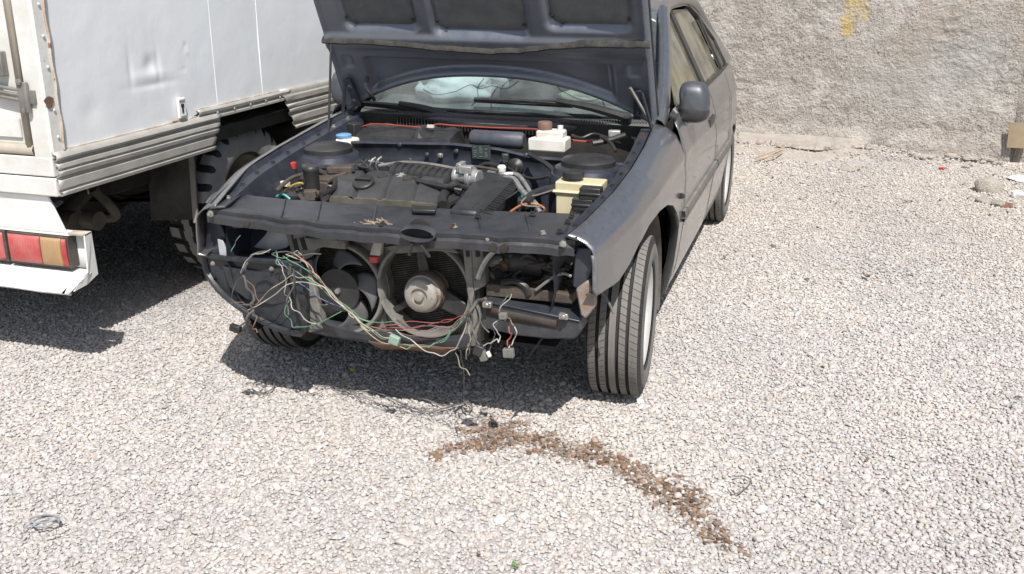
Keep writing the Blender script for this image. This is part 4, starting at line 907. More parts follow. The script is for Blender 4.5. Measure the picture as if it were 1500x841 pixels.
tp = [at(706,440,v=-.605), at(760,451,v=-.605), at(849,470,v=-.605), at(852,449,v=-.50), at(780,439,v=-.50), at(715,429,v=-.50)]
M().slab(tp, (0,0,-.006)).build("mount_top_plate", bay, rb_, bevel=.002)
M().grid([[at(x, y, v=-.606) for x, y in ((712,449),(745,456),(780,463),(815,470))], [at(x, y, v=-.604) for x, y in ((712,462),(745,470),(780,476),(815,482))]]).build("mount_recess", rustdark, rb_, solid=.004)
for px, py in ((714,446),(826,463)): M().box(at(px, py, v=-.612), (.03,.02,.02)).lathe([(.009,0),(.009,.012),(.003,.013)], at(px, py, v=-.622), (0,-1,0), 6).build("mount_clip", steel, rb_, bevel=.003)
# corner ironwork by the fenders
rustb = mat("corroded_bracket", (.24,.15,.10), (.30,.29,.28), 14, .7, .2, dust=.5, dcol=(.3,.27,.23), bump=.002)
M().slab([at(x, y, v=-.585) for x, y in ((843,362),(868,364),(868,396),(862,412),(846,424),(838,420))], (0,.03,0)).build("headlamp_bracket", bay, car, bevel=.005)
M().slab([at(x, y, v=-.60) for x, y in ((843,424),(862,410),(868,425),(870,452),(858,468),(850,462),(846,440))], (0,.05,0)).build("rusty_corner_plate", rustb, car, bevel=.006)
M().slab([at(x, y, v=-.56) for x, y in ((303,312),(318,318),(330,345),(326,378),(308,384),(300,372))], (0,.02,0)).build("headlamp_bracket", bay, car, bevel=.005)
M().slab([at(x, y, v=-.575) for x, y in ((318,350),(326,352),(334,378),(322,380))], (0,.01,0)).build("bracket_tab", linerm, car, bevel=.003)
M().tube([at(x, y, v=-.44) for x, y in ((874,424),(884,432),(893,446),(899,460))], .0045, 6).build("bent_bracket", dusty, car)
M().tube([at(905,404,v=-.42), at(895,418,v=-.42), at(890,412,v=-.42)], .006, 6).build("bent_bracket", rust, car)
# headlamp cavities
lr = M()
rows = []
for j in range(10):
    a = lerp(-.2, 1.75, j/9); rows.append([(u_, -.30-.16*math.cos(a)*1.0, .50+.20*math.sin(a)) for u_ in np.linspace(-.60, -.33, 8)])
lr.grid(rows).build("inner_arch_panel", bay, car)
M().grid([[at(x, y, v=-.505)+Vector((0,.03*math.sin(t*3),0)) for t, (x, y) in enumerate(r_)] for r_ in (((398,330),(420,333),(436,340)), ((388,345),(412,344),(438,350)), ((372,362),(398,368),(420,362)))]).build("pale_liner_piece", linerm, car, solid=.004)
M().slab([(-.34,-.44,.66),(-.34,-.44,.34),(-.34,-.2,.34),(-.34,-.2,.66)], (.02,0,0)).slab([(.35,-.44,.68),(.35,-.44,.34),(.35,-.1,.34),(.35,-.1,.68)], (-.02,0,0)).build("radiator_side", underm, car)
for px, py, r_, l_, ax, mt0 in ((718,385,.028,.10,(.9,.1,.3),cast),(742,387,.024,.04,(.95,0,.2),brownc),(775,383,.05,.13,(1,.2,-.1),black),(722,402,.04,.08,(.3,.8,.2),coverm),(760,368,.03,.1,(.5,.6,.3),black),(800,372,.035,.1,(.2,.7,.5),black)):
    p = at(px, py, v=-.46); M().lathe([(r_*.8,-l_/2),(r_,-l_*.4),(r_,l_*.35),(r_*.75,l_*.42),(r_*.7,l_/2)], p, ax, 16).build("headlamp_bay_motor", mt0, car)
for k in range(46):
    px, py = random.uniform(708, 836), random.uniform(360, 426); a = at(px, py, v=random.uniform(-.52,-.40)); pts_ = [a]
    for j in range(4): pts_.append(pts_[-1] + Vector((random.uniform(-.06,.06), random.uniform(-.03,.03), random.uniform(-.05,.04))))
    M().tube(pts_, random.uniform(.0025,.008), 6).build("loose_harness", (black, junkm, black, dusty, junkm)[k % 5], car)
M().tube([at(x, y, v=-.57) for x, y in ((700,408),(706,392),(714,378),(724,368))], .009, 6).build("pump_pipe", steel, car)
M().tube([at(x, y, v=-.56) for x, y in ((837,405),(826,401),(812,405),(798,415),(785,425))], .005, 6).build("grey_cable", mat("pale_cable", (.22,.21,.19), None, 9, .6), car)
M().tube([at(x, y, v=-.55) for x, y in ((735,414),(755,412),(770,420),(775,432))], .011, 6).build("corrugated_hose", black, car)
M().slab([at(x, y, v=-.55) for x, y in ((712,416),(760,420),(838,432),(838,446),(712,434))], (0,.10,0)).build("headlamp_shelf", junkm, car, bevel=.004)
M().slab([(.345,-.18,.70),(.62,-.18,.70),(.62,-.18,.34),(.345,-.18,.34)], (0,.01,0)).build("bay_partition", underm, car)
for k in range(16):
    p = at(random.uniform(712, 832), random.uniform(364, 424), v=random.uniform(-.52, -.42))
    M().box(p, (random.uniform(.02,.06), random.uniform(.02,.04), random.uniform(.012,.035)), Matrix.Rotation(random.uniform(-.8,.8), 3, 'Y') @ Matrix.Rotation(random.uniform(-.8,.8), 3, 'Z')).build("broken_bracket", (black, junkm, black, dusty)[k % 4], car, bevel=.003)
# ---- loose wiring across the front
WC = {n_: mat("wire_"+n_, c, tuple(x*.55 for x in c), 14, .6, dust=.35, dcol=(.2,.185,.165)) for n_, c in dict(green=(.12,.30,.18), white=(.52,.50,.45), grey=(.10,.095,.09), black=(.03,.03,.03), red=(.42,.06,.05), brown=(.22,.12,.08), pink=(.45,.25,.22), tan=(.45,.37,.26), blue=(.12,.20,.36)).items()}
W = [("green",-.66,.0028,[(405,367),(406,385),(430,395),(470,420),(500,448),(530,468),(575,472)]),
("green",-.67,.0028,[(415,375),(440,388),(470,412),(495,440),(520,462),(545,474)]),
("green",-.68,.0030,[(424,440),(420,460),(428,478),(450,478),(480,466),(500,456)]),
("white",-.68,.0030,[(425,442),(438,460),(455,472),(470,474)]),
("white",-.69,.0030,[(362,455),(390,440),(420,417),(450,413),(475,424),(495,442),(515,462),(530,478)]),
("tan",-.67,.0034,[(420,372),(445,385),(465,405),(485,430),(510,455),(530,476),(560,495),(585,498)]),
("tan",-.68,.0030,[(370,452),(395,425),(425,405),(455,405),(480,425),(505,450),(528,474)]),
("pink",-.68,.0032,[(430,372),(455,390),(470,412),(488,432),(510,455)]),
("white",-.665,.0026,[(405,370),(412,392),(420,410),(418,430),(426,445)]),
("blue",-.66,.0024,[(408,380),(425,400),(445,420),(470,435),(500,450)]),
("grey",-.70,.0075,[(362,385),(356,402),(364,420),(372,440),(370,452)]),
("grey",-.69,.006,[(395,368),(370,374),(360,388),(357,405)]),
("white",-.70,.0026,[(395,366),(372,372),(358,385),(354,400)]),
("grey",-.70,.0026,[(356,405),(342,420),(336,436),(345,446),(362,448)]),
("brown",-.69,.0032,[(340,443),(360,446),(382,446),(375,430),(362,410)]),
("grey",-.72,.006,[(370,455),(362,470),(348,480)]), ("brown",-.72,.004,[(372,455),(374,470),(368,482),(378,488)]), ("black",-.72,.0032,[(368,470),(358,488),(352,500)]),
("grey",-.71,.005,[(430,395),(428,420),(420,440),(424,460)]),
("black",-.66,.010,[(424,385),(430,415),(438,445),(444,470)]),
("tan",-.70,.0050,[(505,450),(525,472),(540,484),(575,488)]),
("red",-.70,.0026,[(540,480),(580,480),(620,478),(655,472),(680,462),(686,452)]),
("pink",-.70,.0026,[(545,478),(585,484),(625,484),(660,478),(684,460)]),
("brown",-.70,.0030,[(555,484),(600,492),(640,492),(668,480),(686,456)]),
("white",-.71,.0034,[(580,482),(600,498),(625,515),(650,520),(668,510),(678,485),(686,456)]),
("green",-.705,.0030,[(590,505),(625,508),(650,500),(670,480),(685,458)]),
("green",-.715,.0026,[(628,508),(652,496),(668,476),(682,456)]),
("red",-.71,.0026,[(560,476),(600,472),(640,474),(665,466)]),
("tan",-.70,.0028,[(530,476),(560,500),(590,510),(606,506)]),
("green",-.70,.0022,[(528,472),(560,496),(580,500)]),
("grey",-.72,.010,[(712,437),(698,442),(690,455),(688,470)]), ("grey",-.72,.0055,[(690,455),(692,478),(698,500),(702,513)]), ("grey",-.715,.005,[(696,448),(705,470),(716,488)]), ("black",-.71,.006,[(694,445),(700,470),(690,490)]),
("white",-.70,.0028,[(748,432),(738,446),(732,458),(740,470)]), ("green",-.70,.0024,[(745,432),(734,448),(731,462),(736,466)]),
("white",-.71,.0034,[(735,466),(724,474),(730,488),(732,500),(720,502),(708,508),(707,518)]), ("grey",-.71,.003,[(735,466),(724,480),(722,496),(716,518)]),
("red",-.71,.0040,[(745,478),(750,490),(744,500),(742,512),(746,520)]), ("white",-.71,.0034,[(750,474),(756,486),(752,500),(746,508),(744,516)]), ("brown",-.705,.004,[(738,466),(748,468),(754,478)]),
("grey",-.73,.0030,[(690,498),(686,506),(690,514),(685,520)]), ("tan",-.73,.0030,[(668,516),(676,536),(688,550)]),

("black",-.72,.0028,[(676,512),(677,545),(679,585),(684,597)]), ("tan",-.73,.003,[(686,478),(687,500),(682,528)]),
("black",-.6,.0055,[(580,470),(600,480),(640,478)]), ("grey",-.67,.004,[(398,372),(440,374),(470,372)]), ("green",-.66,.0024,[(398,372),(418,378),(440,372)]), ("white",-.66,.0024,[(420,372),(436,366),(446,374),(440,384)]), ("green",-.655,.0024,[(352,345),(344,358),(338,370)])]
for nm, v_, r_, px in W:
    q_ = [px[0]]
    for (xa, ya), (xb, yb) in zip(px, px[1:]): q_ += [((xa+xb)/2 + random.gauss(0, 1.3), (ya+yb)/2 + random.gauss(0, 1.3)), (xb + random.gauss(0, .7), yb + random.gauss(0, .7))]
    px = q_; jit = [Vector((0, random.uniform(-.010,.010), 0)) for _ in px]
    M().tube([at(x, y, v=v_)+j for (x, y), j in zip(px, jit)], r_*.58, 6, 3).build("loose_wire", WC[nm], car)
for px, py, mt0, sz in ((745,517,dusty,(.035,.02,.03)),(707,520,dusty,(.024,.02,.04)),(716,519,whitep,(.012,.012,.02)),(578,498,mat("pale_green_plug", (.30,.42,.34), None, 9, .5),(.036,.02,.03)),(702,512,black,(.03,.03,.035)),(345,481,black,(.04,.02,.025)),(737,463,dusty,(.025,.02,.02))):
    M().box(at(px, py, v=-.715), sz, Matrix.Rotation(random.uniform(-.5,.5), 3, 'Y')).build("wire_connector", mt0, car, bevel=.003)
# twigs lodged on the front panel
tw = M()
twm = mat("dry_twigs", (.22,.15,.09), (.40,.34,.27), 40, .9)
for k in range(70):
    c = at(548+random.gauss(0, 9), 331+random.gauss(0, 3.5), v=-.635); d = Vector((random.uniform(-1,1), random.uniform(-.5,.3), random.uniform(-.6,.5)))*random.uniform(.012,.035)
    tw.tube([c-d, c+Vector((random.uniform(-.005,.005), -.005, random.uniform(-.004,.006))), c+d], random.uniform(.0012,.003), 4, 2)
tag(tw.build("twig_clump", twm), "small clump of dry brown twigs lodged on the car's front panel", "twigs")

# ------------------------------------------------------------------ TRUCK (its right side runs along u = TU, its tail stands at v = TV)
TU, TV = -1.35, -.54
truck = thing("box_truck", "white box truck with aluminium side mouldings and red tail lamp beside the car", "truck", (-2.4, 2.5, 0))
def dent(v, z):
    d = 0
    for (cv, cz, rv_, rz, a) in ((.08,1.145,.035,.032,.007),(.07,1.10,.12,.02,-.003),(.09,1.06,.13,.012,.003),(.33,1.20,.010,.010,.003),(.34,1.17,.010,.008,-.002),(.30,1.10,.02,.01,.002),(-.05,1.13,.012,.07,.004),(.13,1.13,.01,.07,.004),(-.3,1.0,.06,.05,.004)):
        d += a*math.exp(-((v-cv)/rv_)**2-((z-cz)/rz)**2)
    return d
pv = [-.475, .532, .925, 1.9, 2.9, 3.9, 4.9]
for i, (a, b_) in enumerate(zip(pv, pv[1:])):
    nv = 90 if i == 0 else 24
    zb = .885 if i == 0 else .915
    zs = list(np.linspace(zb, 1.5, 70 if i == 0 else 24)) + [1.8, 2.2, 2.62]
    rows = []
    for z in zs:
        rows.append([(TU - .004 - (dent(v, z) if i == 0 else 0) + .0035*fbm(v*1.6, z*1.6, 5) , v, z if z > zb+.02 or i else z + .03*sst(.28, .5, v)) for v in np.linspace(a+.0008, b_-.0008, nv)])
    M().grid(rows).build("side_panel", white_t, truck, auto=60)
# seam flanges
for v in pv[1:-1]:
    M().box((TU-.006, v, 1.77), (.007,.0022,1.70)).build("panel_seam", bumpw, truck, smooth=False)
M().slab([(TU-.03,-.46,.74),(TU-.03,4.9,.74),(-3.35,4.9,.74),(-3.35,-.46,.74)], (0,0,.06)).build("box_floor", underm, truck)
M().slab([(TU-.0,-.5,2.62),(TU-.0,4.9,2.62),(-3.38,4.9,2.62),(-3.38,-.5,2.62)], (0,0,.05)).slab([(-3.36,-.5,.74),(-3.36,4.9,.74),(-3.36,4.9,2.62),(-3.36,-.5,2.62)], (-.02,0,0)).slab([(TU-.02,4.9,.74),(-3.36,4.9,.74),(-3.36,4.9,2.62),(TU-.02,4.9,2.62)], (0,.02,0)).build("box_shell", white_t, truck)
# cab in front of the box
M().slab([(TU-.12,5.0,.55),(TU-.12,6.35,.55),(TU-.12,6.5,1.1),(TU-.12,6.15,1.75),(TU-.12,5.75,2.1),(TU-.12,5.0,2.1)], (-1.75,0,0)).build("cab", white_t, truck, bevel=.05)
M().slab([(TU-.115,5.25,1.25),(TU-.115,6.2,1.25),(TU-.115,6.05,1.72),(TU-.115,5.3,1.8)], (-.01,0,0)).build("cab_window", glass_s, truck)
# rear corner post with a rusted seam
M().grid([[(TU+.004, v, z) for z in np.linspace(.86, 2.62, 40)] for v in (-.470,-.535)] + [[(u_, -.543, z) for z in np.linspace(.86, 2.62, 40)] for u_ in (-1.356,-1.40,-1.428)] + [[(u_, v, z) for z in np.linspace(.86, 2.62, 40)] for u_, v in ((-1.432,-.535),(-1.434,-.515))]).build("corner_post", white_f, truck, auto=30)
rsm = mat("rusted_seam", (.55,.52,.47), (.40,.31,.24), 9, .8, bump=.004, bscale=40, spots=(.20,.10,.055), sscale=12, samt=.60)
M().tube([(TU+.006, -.482 + .003*math.sin(z*40), z) for z in np.linspace(.885, 2.6, 60)], .006, 6, 0).build("rusted_seam", rsm, truck)
for z in (.935,1.035,1.19,1.30,1.41): M().lathe([(.0065,0),(.006,.003),(.002,.005)], (TU+.006, -.505, z), (1,0,0), 8).build("rivet", white_f, truck)
rp_ = at(72,150,u=TU+.008)
M().slab([rp_+Vector((0,.022*math.cos(a)*(1+.3*math.sin(3*a)), .022*math.sin(a))) for a in np.linspace(0, 6.1, 12)], (.001,0,0)).build("rust_patch", rust, truck, smooth=False)
beige = mat("beige_edge_trim", (.46,.41,.34), (.36,.32,.27), 8, .6, dust=.4, dcol=(.3,.26,.2))
# rear door, its frame, hinge
M().slab([(-1.475,-.52,.895),(-2.36,-.52,.895),(-2.36,-.52,2.56),(-1.475,-.52,2.56)], (0,.04,0)).build("rear_door", white_f, truck, smooth=False)
M().slab([(-2.37,-.52,.895),(-3.25,-.52,.895),(-3.25,-.52,2.56),(-2.37,-.52,2.56)], (0,.04,0)).build("rear_door", white_f, truck, smooth=False)
M().grid([[(u_, v, z) for z in (.875,2.58)] for u_, v in ((-1.437,-.52),(-1.445,-.538),(-1.462,-.54),(-1.478,-.53),(-1.482,-.52))]).build("door_edge_trim", beige, truck, solid=.003)
M().grid([[(u_, v, z) for u_ in (-1.44,-3.25)] for z, v in ((.862,-.52),(.868,-.54),(.885,-.545),(.902,-.535),(.908,-.52))]).build("door_edge_trim", beige, truck, solid=.003)
M().slab([(-1.49,-.530,1.00),(-1.56,-.530,1.00),(-1.60,-.530,1.04),(-1.60,-.530,.93),(-1.49,-.530,.93)], (0,.006,0)).build("door_panel", white_f, truck, smooth=False)
lk = mat("grey_metal_strap", (.30,.29,.28), (.20,.19,.18), 14, .5, .6, dust=.3)
hg = M()
for dz in (-.018, 0, .018): hg.tube([(-1.66,-.538,1.105+dz+.004), (-1.45,-.545,1.09+dz)], .008, 6, 0)
hg.box((-1.43,-.552,1.085), (.035,.02,.085)).tube([(-1.412,-.556,1.03),(-1.412,-.556,1.14)], .011, 8, 0).box((-1.395,-.548,1.085), (.03,.012,.05))
hg.build("door_hinge", lk, truck, bevel=.002)
for dz in (-.05,.055): M().lathe([(.012,0),(.012,.006),(.005,.009)], (-1.43,-.563,1.085+dz), (0,-1,0), 8).build("hinge_bolt", lk, truck)
M().box((-1.535,-.535,1.20), (.05,.03,.09)).tube([(-1.535,-.56,1.16),(-1.535,-.56,1.26)], .008, 6, 0).build("door_latch", lk, truck, bevel=.004)
# rear sill bars
M().slab([(TU-.004,-.545,.862),(-3.36,-.545,.862),(-3.36,-.545,.79),(TU-.002,-.545,.79)], (0,.06,0)).build("rear_sill", white_f, truck, bevel=.004)
M().slab([(TU-.0,-.55,.785),(-3.36,-.55,.785),(-3.36,-.55,.715),(TU+.004,-.55,.715)], (0,.06,0)).build("rear_sill", white_f, truck, bevel=.006)
# aluminium mouldings
def mould(prof, v0, v1, cut0=0, cut1=0, nm="side_moulding"):
    m = M(); n_ = 30; z0, z1 = prof[0][1], prof[-1][1]; rows = []
    for u_, z in prof:
        f = (z-z0)/(z1-z0); rows.append([(TU+u_+.0015*fbm(v*3, z*9), v, z+.002*fbm(v*2, 1)) for v in np.linspace(v0+cut0*f+.010*fbm(z*70, v0*3, 1), v1+cut1*f+.016*fbm(z*60, v1*3, 2), n_)])
    return m.grid(rows).build(nm, alum, truck, solid=.004, auto=35)
P1 = [(.004,.718),(.012,.720),(.014,.728),(.004,.732),(.004,.742),(.012,.746),(.012,.772),(.004,.778),(.004,.790),(.016,.796),(.018,.806),(.010,.812),(.010,.818),(.018,.824),(.016,.834),(.006,.840),(.006,.846),(.014,.850)]
m1_ = mould(P1, -.54, .45, 0, .06)
P2 = [(.008,.848),(.020,.852),(.025,.862),(.020,.873),(.010,.880),(.002,.884)]
mould(P2, -.545, .50, 0, .03, "top_rail")
P3 = [(.006,.858),(.014,.862),(.014,.872),(.006,.876),(.006,.886),(.014,.890),(.016,.902),(.010,.910),(.002,.915)]
mould(P3, .36, 1.10, -.0, .10)
P4 = [(.004,.700),(.012,.703),(.013,.712),(.004,.716),(.004,.735),(.013,.74),(.013,.766),(.004,.772),(.004,.79),(.015,.796),(.016,.806),(.008,.812),(.015,.82),(.015,.83),(.006,.836),(.006,.85),(.016,.856),(.016,.876),(.010,.884),(.010,.90),(.002,.918)]
mould(P4, 1.20, 4.9, -.13, 0)
m = M()
for k in range(7): m.lathe([(.007,0),(.006,.006),(.002,.008)], (TU+.012, -.42+.14*k, .818), (1,0,0), 6)
for k in range(5): m.lathe([(.007,0),(.006,.006),(.002,.008)], (TU+.010, .50+.14*k, .884), (1,0,0), 6)
kind(m.build("moulding_screws", alum, truck), "stuff")
# corroded edge where the panels meet the rails
M().tube([(TU+.002, v, .884+.004*fbm(v*9, 2)+.0) for v in np.linspace(-.46, .35, 40)], .0055, 5, 0).build("sealant_line", rsm, truck)
M().tube([(TU+.002, v, .914+.003*fbm(v*11, 2)) for v in np.linspace(.36, 1.15, 30)], .0045, 5, 0).build("sealant_line", rsm, truck)
# side socket
p = at(264,158,u=TU+.006); lt = M().slab([p+Vector((0,-.025,-.045)), p+Vector((0,.028,-.045)), p+Vector((0,.025,.045)), p+Vector((0,-.025,.045))], (.012,0,0)).build("side_lock", bumpw, truck, bevel=.004)
M().box(p+Vector((.012,0,.012)), (.006,.02,.012)).box(p+Vector((.012,0,-.006)), (.006,.010,.03)).build("lock_keyhole", underm, lt)
M().box(p+Vector((.013,.0,-.036)), (.006,.04,.008)).box(p+Vector((.013,.0,.034)), (.006,.04,.006)).build("lock_lip", alum, lt)
# bumper, drawn in under the tail
BV = -.50
def bz(y): return at(60, y, v=BV).z
def bx(x, y): return at(x, y, v=BV).x
zt0, zl1, zl0, zb0 = bz(337), bz(341), bz(386), bz(418)
M().slab([(-1.41,-.535,.712),(-3.3,-.535,.712),(-3.3,BV-.015,zt0),(bx(100,336),BV-.015,zt0)], (0,.012,0)).build("bumper_upper_panel", bumpw, truck, bevel=.003)
M().slab([(bx(100,336),BV-.015,zt0),(-3.3,BV-.015,zt0),(-3.3,BV+.03,zt0-.006),(bx(122,336),BV+.03,zt0-.004)], (0,0,-.008)).build("bumper_shelf", bumpw, truck)
E0 = bx(128, 370)
M().grid([[(u_, v, z) for u_ in (-3.3,-2.4,-1.6,E0)] for v, z in ((BV+.03,zt0),(BV+.03,zl0-.01))]).build("bumper_channel", bumpw, truck, solid=.006)
lip = [(BV+.028,zl0-.012),(BV-.01,zl0-.018),(BV-.05,zl0-.03),(BV-.072,zl0-.055),(BV-.075,zb0+.008),(BV-.062,zb0-.002),(BV-.055,zb0+.004)]
M().grid([[(u_ - (.05*(1-sst(zb0, zl0-.03, z)) if u_ > E0-.06 else 0), v+.004*fbm(u_*4, 2), z+.007*fbm(u_*5, 4)*(1 if z < zb0+.02 else 0)) for u_ in np.linspace(-3.3, E0, 60)] for v, z in lip]).build("bumper_lip", bumpw, truck, solid=.004)
M().slab([(E0,BV+.03,zt0+.004),(E0,BV-.008,zt0),(E0,BV-.016,zl0-.005),(E0-.01,BV-.06,zl0-.035),(E0-.03,BV-.07,zb0+.02),(E0-.02,BV-.01,zb0+.03),(E0,BV+.035,zl0-.03)], (.006,0,0)).build("bumper_end_plate", bumpw, truck)
M().slab([(bx(100,336),BV-.012,zt0+.003),(E0+.006,BV-.008,zt0+.001),(E0+.006,BV+.03,zt0+.005),(bx(100,336),BV+.03,zt0+.003)], (0,0,-.006)).build("bumper_end_cap", rsm, truck)
blk = mat("lamp_housing_black", (.025,.023,.023), None, 9, .6, dust=.3)
def lamp(x0, x1, cells):
    u0, u1 = bx(x0, 362), bx(x1, 362)
    lh = M().slab([(u0,BV+.028,zl0),(u1,BV+.028,zl0),(u1,BV+.028,zl1),(u0,BV+.028,zl1)], (0,-.05,0)).build("tail_lamp", blk, truck, bevel=.004)
    for f0, f1, mt0, nm in cells:
        a_, b2 = lerp(u0, u1, f0), lerp(u0, u1, f1)
        M().grid([[(lerp(a_, b2, i/24), BV-.024 - .010*math.sin(math.pi*j/10)**.5*(1-(2*i/24-1)**8) - .0014*(i % 2), lerp(zl0+.008, zl1-.008, j/10)) for i in range(25)] for j in range(11)]).build(nm, mt0, lh, solid=.005, auto=20)
lamp(19, 106, [(.02,.55,lampred,"red_lens"),(.56,.90,lampamb,"amber_lens"),(.91,.985,lampred,"red_lens")])
lamp(-120, 16, [(.02,.98,lampred,"red_lens")])
# wheels and underside
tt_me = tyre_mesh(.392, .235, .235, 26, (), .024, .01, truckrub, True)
trim_m = mat("dirty_truck_rim", (.10,.085,.07), (.16,.135,.11), 8, .8, bump=.001)
tm = M().lathe([(.236,-.10),(.22,-.09),(.215,.0),(.225,.06),(.240,.085),(.240,.095),(.228,.095),(.215,.075),(.20,.03),(.17,.0),(.12,.015),(.09,.035),(.085,.07),(.02,.075)], (0,0,0), (1,0,0), 40, False)
for k in range(6): a = k*math.pi/3; tm.lathe([(.014,0),(.014,.022),(.008,.026)], (.014,.125*math.cos(a),.125*math.sin(a)), (1,0,0), 6)
tm = tm.mesh("rim", trim_m)
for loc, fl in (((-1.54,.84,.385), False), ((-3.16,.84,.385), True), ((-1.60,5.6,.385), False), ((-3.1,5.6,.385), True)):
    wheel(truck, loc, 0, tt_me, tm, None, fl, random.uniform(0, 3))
M().tube([(-1.6,.84,.39),(-2.2,.84,.39),(-2.35,.84,.39),(-2.5,.84,.39),(-3.1,.84,.39)], .055, 12, 0).lathe([(.05,-.16),(.14,-.1),(.16,0),(.14,.1),(.05,.16)], (-2.35,.84,.39), (0,1,0), 20).build("rear_axle", underm, truck)
for u_ in (-1.92,-2.78):
    M().slab([(u_,-.45,.60),(u_,5.9,.60),(u_,5.9,.74),(u_,-.45,.74)], (-.07,0,0)).build("chassis_rail", underm, truck)
    m = M()
    for k in range(4): m.grid([[(u_+.05+w_, lerp(.1+.09*k, 1.6-.09*k, j/12), .52-.016*k-.10*(1-(2*j/12-1)**2)) for j in range(13)] for w_ in (0,-.07)])
    m.build("leaf_spring", underm, truck, solid=.012)
grease = mat("greasy_steel", (.10,.085,.065), (.055,.048,.04), 10, .65, bump=.004, bscale=25)
M().tube([(-1.75,.10,.60),(-1.78,-.08,.50),(-1.80,-.2,.47)], .035, 10).lathe([(.05,-.05),(.055,0),(.05,.05)], (-1.72,-.12,.48), (1,0,0), 16).build("spring_hanger", grease, truck)
M().tube([(-1.62,-.05,.62),(-1.60,.04,.50),(-1.66,.06,.46),(-1.9,.06,.45),(-2.5,.06,.45)], .022, 8).build("tow_tube", grease, truck)
M().tube([(-1.55,-.12,.50),(-1.62,-.12,.505)], .042, 14, 0).build("exhaust_tip", grease, truck)
M().box((-2.2,-.1,.62), (.9,.5,.10)).box((-1.75,.30,.62), (.12,.30,.16)).build("spare_carrier", underm, truck, bevel=.01)
M().tube([(-1.7,-.1,.70),(-1.58,-.14,.66),(-1.55,-.16,.63)], .0035, 5).build("dangling_wire", whitep, truck)
flapm = mat("mud_flap_rubber", (.04,.037,.034), (.085,.078,.068), 7, .9, bump=.003)
q = [at(x, y, u=-1.50) for x, y in ((248,240),(274,236),(287,312),(240,306))]
M().slab([(-1.44,.43,.70),(-1.70,.43,.70),(-1.70,.40,.36),(-1.44,.41,.385)], (0,.012,0)).build("mud_flap", flapm, truck)
M().slab([(-1.435,.425,.72),(-1.46,.425,.72),(-1.46,.405,.37),(-1.435,.405,.37)], (0,-.008,0)).build("flap_strap", mat("dusty_strap", (.30,.28,.25), None, 14, .8), truck)
M().grid([[(u_, .84+.47*math.cos(a), .38+.50*math.sin(a)) for a in np.linspace(.5, 2.64, 15)] for u_ in (-1.70,-2.1)]).build("wheel_arch", underm, truck)
M().slab([(-1.41,1.32,.30),(-1.41,1.9,.30),(-1.41,1.9,.70),(-1.41,1.32,.70)], (-.4,0,0)).build("side_tank", underm, truck, bevel=.03)

# ------------------------------------------------------------------ small things lying about
def rock(name, label, cat, p, size, m, seed, rot=0, flat=.6, group=None):
    o = bpy.data.objects.new(name, stone_mesh(name, m, seed, 3, flat, 12)); C.objects.link(o)
    o.location = (p.x, p.y, gz(p.x, p.y)+size*flat*.35); o.scale = (size,)*3; o.rotation_euler = (0, 0, rot); tag(o, label, cat, group); return o
rk = mat("pale_rock", (.50,.46,.40), (.40,.36,.31), 3, .9, bump=.02, bscale=9); rk2 = mat("grey_rock", (.33,.32,.30), (.27,.26,.25), 3, .9, bump=.02, bscale=9)
whs = mat("white_lump", (.80,.80,.78), None, 4, .8); brk = mat("brick_red", (.42,.17,.10), (.5,.32,.24), 3, .9, bump=.02)
rock("loose_stone", "largest pale boulder on the gravel near the wall's right end", "stone", at(1447,281,z=.0), .105, rk, 3, .4, .75)
rock("loose_stone", "flat pale stone just in front of the largest boulder", "stone", at(1440,297,z=0), .065, rk, 4, 1, .4)
rock("white_lump", "white plaster lump on gravel right of the largest boulder", "rubble", at(1489,289,z=0), .055, whs, 5, .4)
rock("brick_piece", "broken orange brick piece lying before the boulder", "brick", at(1475,304,z=0), .045, brk, 6, .6)
rock("loose_stone", "beige stone touching the broken orange brick piece", "stone", at(1463,302,z=0), .06, rk, 8, 0, .5)
rock("slab_piece", "pale flat slab leaning on rubble below the cardboard", "rubble", at(1497,263,z=0), .11, whs, 9, .2, .25)
rock("red_scrap", "small bright red scrap at the foot of the wall", "scrap", at(1380,244,z=0), .025, redc, 10)
rock("loose_stone", "long pale stone in front of the concrete ledge", "stone", at(1243,250,z=0), .09, whs if False else rk, 11, -.3, .3)
rock("loose_stone", "smooth light grey pebble right of the brown spill", "stone", at(1117,745,z=.01), .019, mat("smooth_pebble", (.60,.60,.62), (.5,.5,.52), 20, .7), 12, 0, .8)
rock("loose_stone", "broad pinkish stone in the gravel at the bottom edge", "stone", at(592,793,z=.01), .028, mat("pinkish_stone", (.55,.48,.44), None, 9, .85), 13, .3, .5)
rock("loose_stone", "large flat pale stone right of the pinkish one", "stone", at(733,760,z=.01), .026, mat("flat_pale_stone", (.62,.60,.57), None, 9, .85), 14, 1.3, .5)
rock("loose_stone", "dark grey stone lying on the sunlit gravel right of the car", "stone", at(1133,361,z=0), .022, rk2, 15)
for (px, py, s_, sd_, lab) in ((1062,380,.03,20,"curled dry leaf on gravel beside the car's front door"),(1268,410,.035,21,"curled dry leaf out on the open gravel")):
    p = at(px, py, z=0); m = M()
    m.grid([[(p.x+s_*(a-.5)*2*math.cos(sd_), p.y+s_*(a-.5)*2*math.sin(sd_)+s_*.5*(b_-.5)*math.sin(math.pi*a)*2, gz(p.x, p.y)+.014+s_*.6*(b_-.5)**2*2+s_*.5*abs(a-.5)) for a in np.linspace(.02, .98, 8)] for b_ in np.linspace(0, 1, 6)])
    tag(m.build("dry_leaf", twm), lab, "leaf")
stm = mat("dry_stick", (.35,.24,.15), (.42,.33,.24), 12, .9)
def lie(px, z=.014): return [Vector((q.x, q.y, gz(q.x, q.y)+z)) for q in (at(x, y, z=0) for x, y in px)]
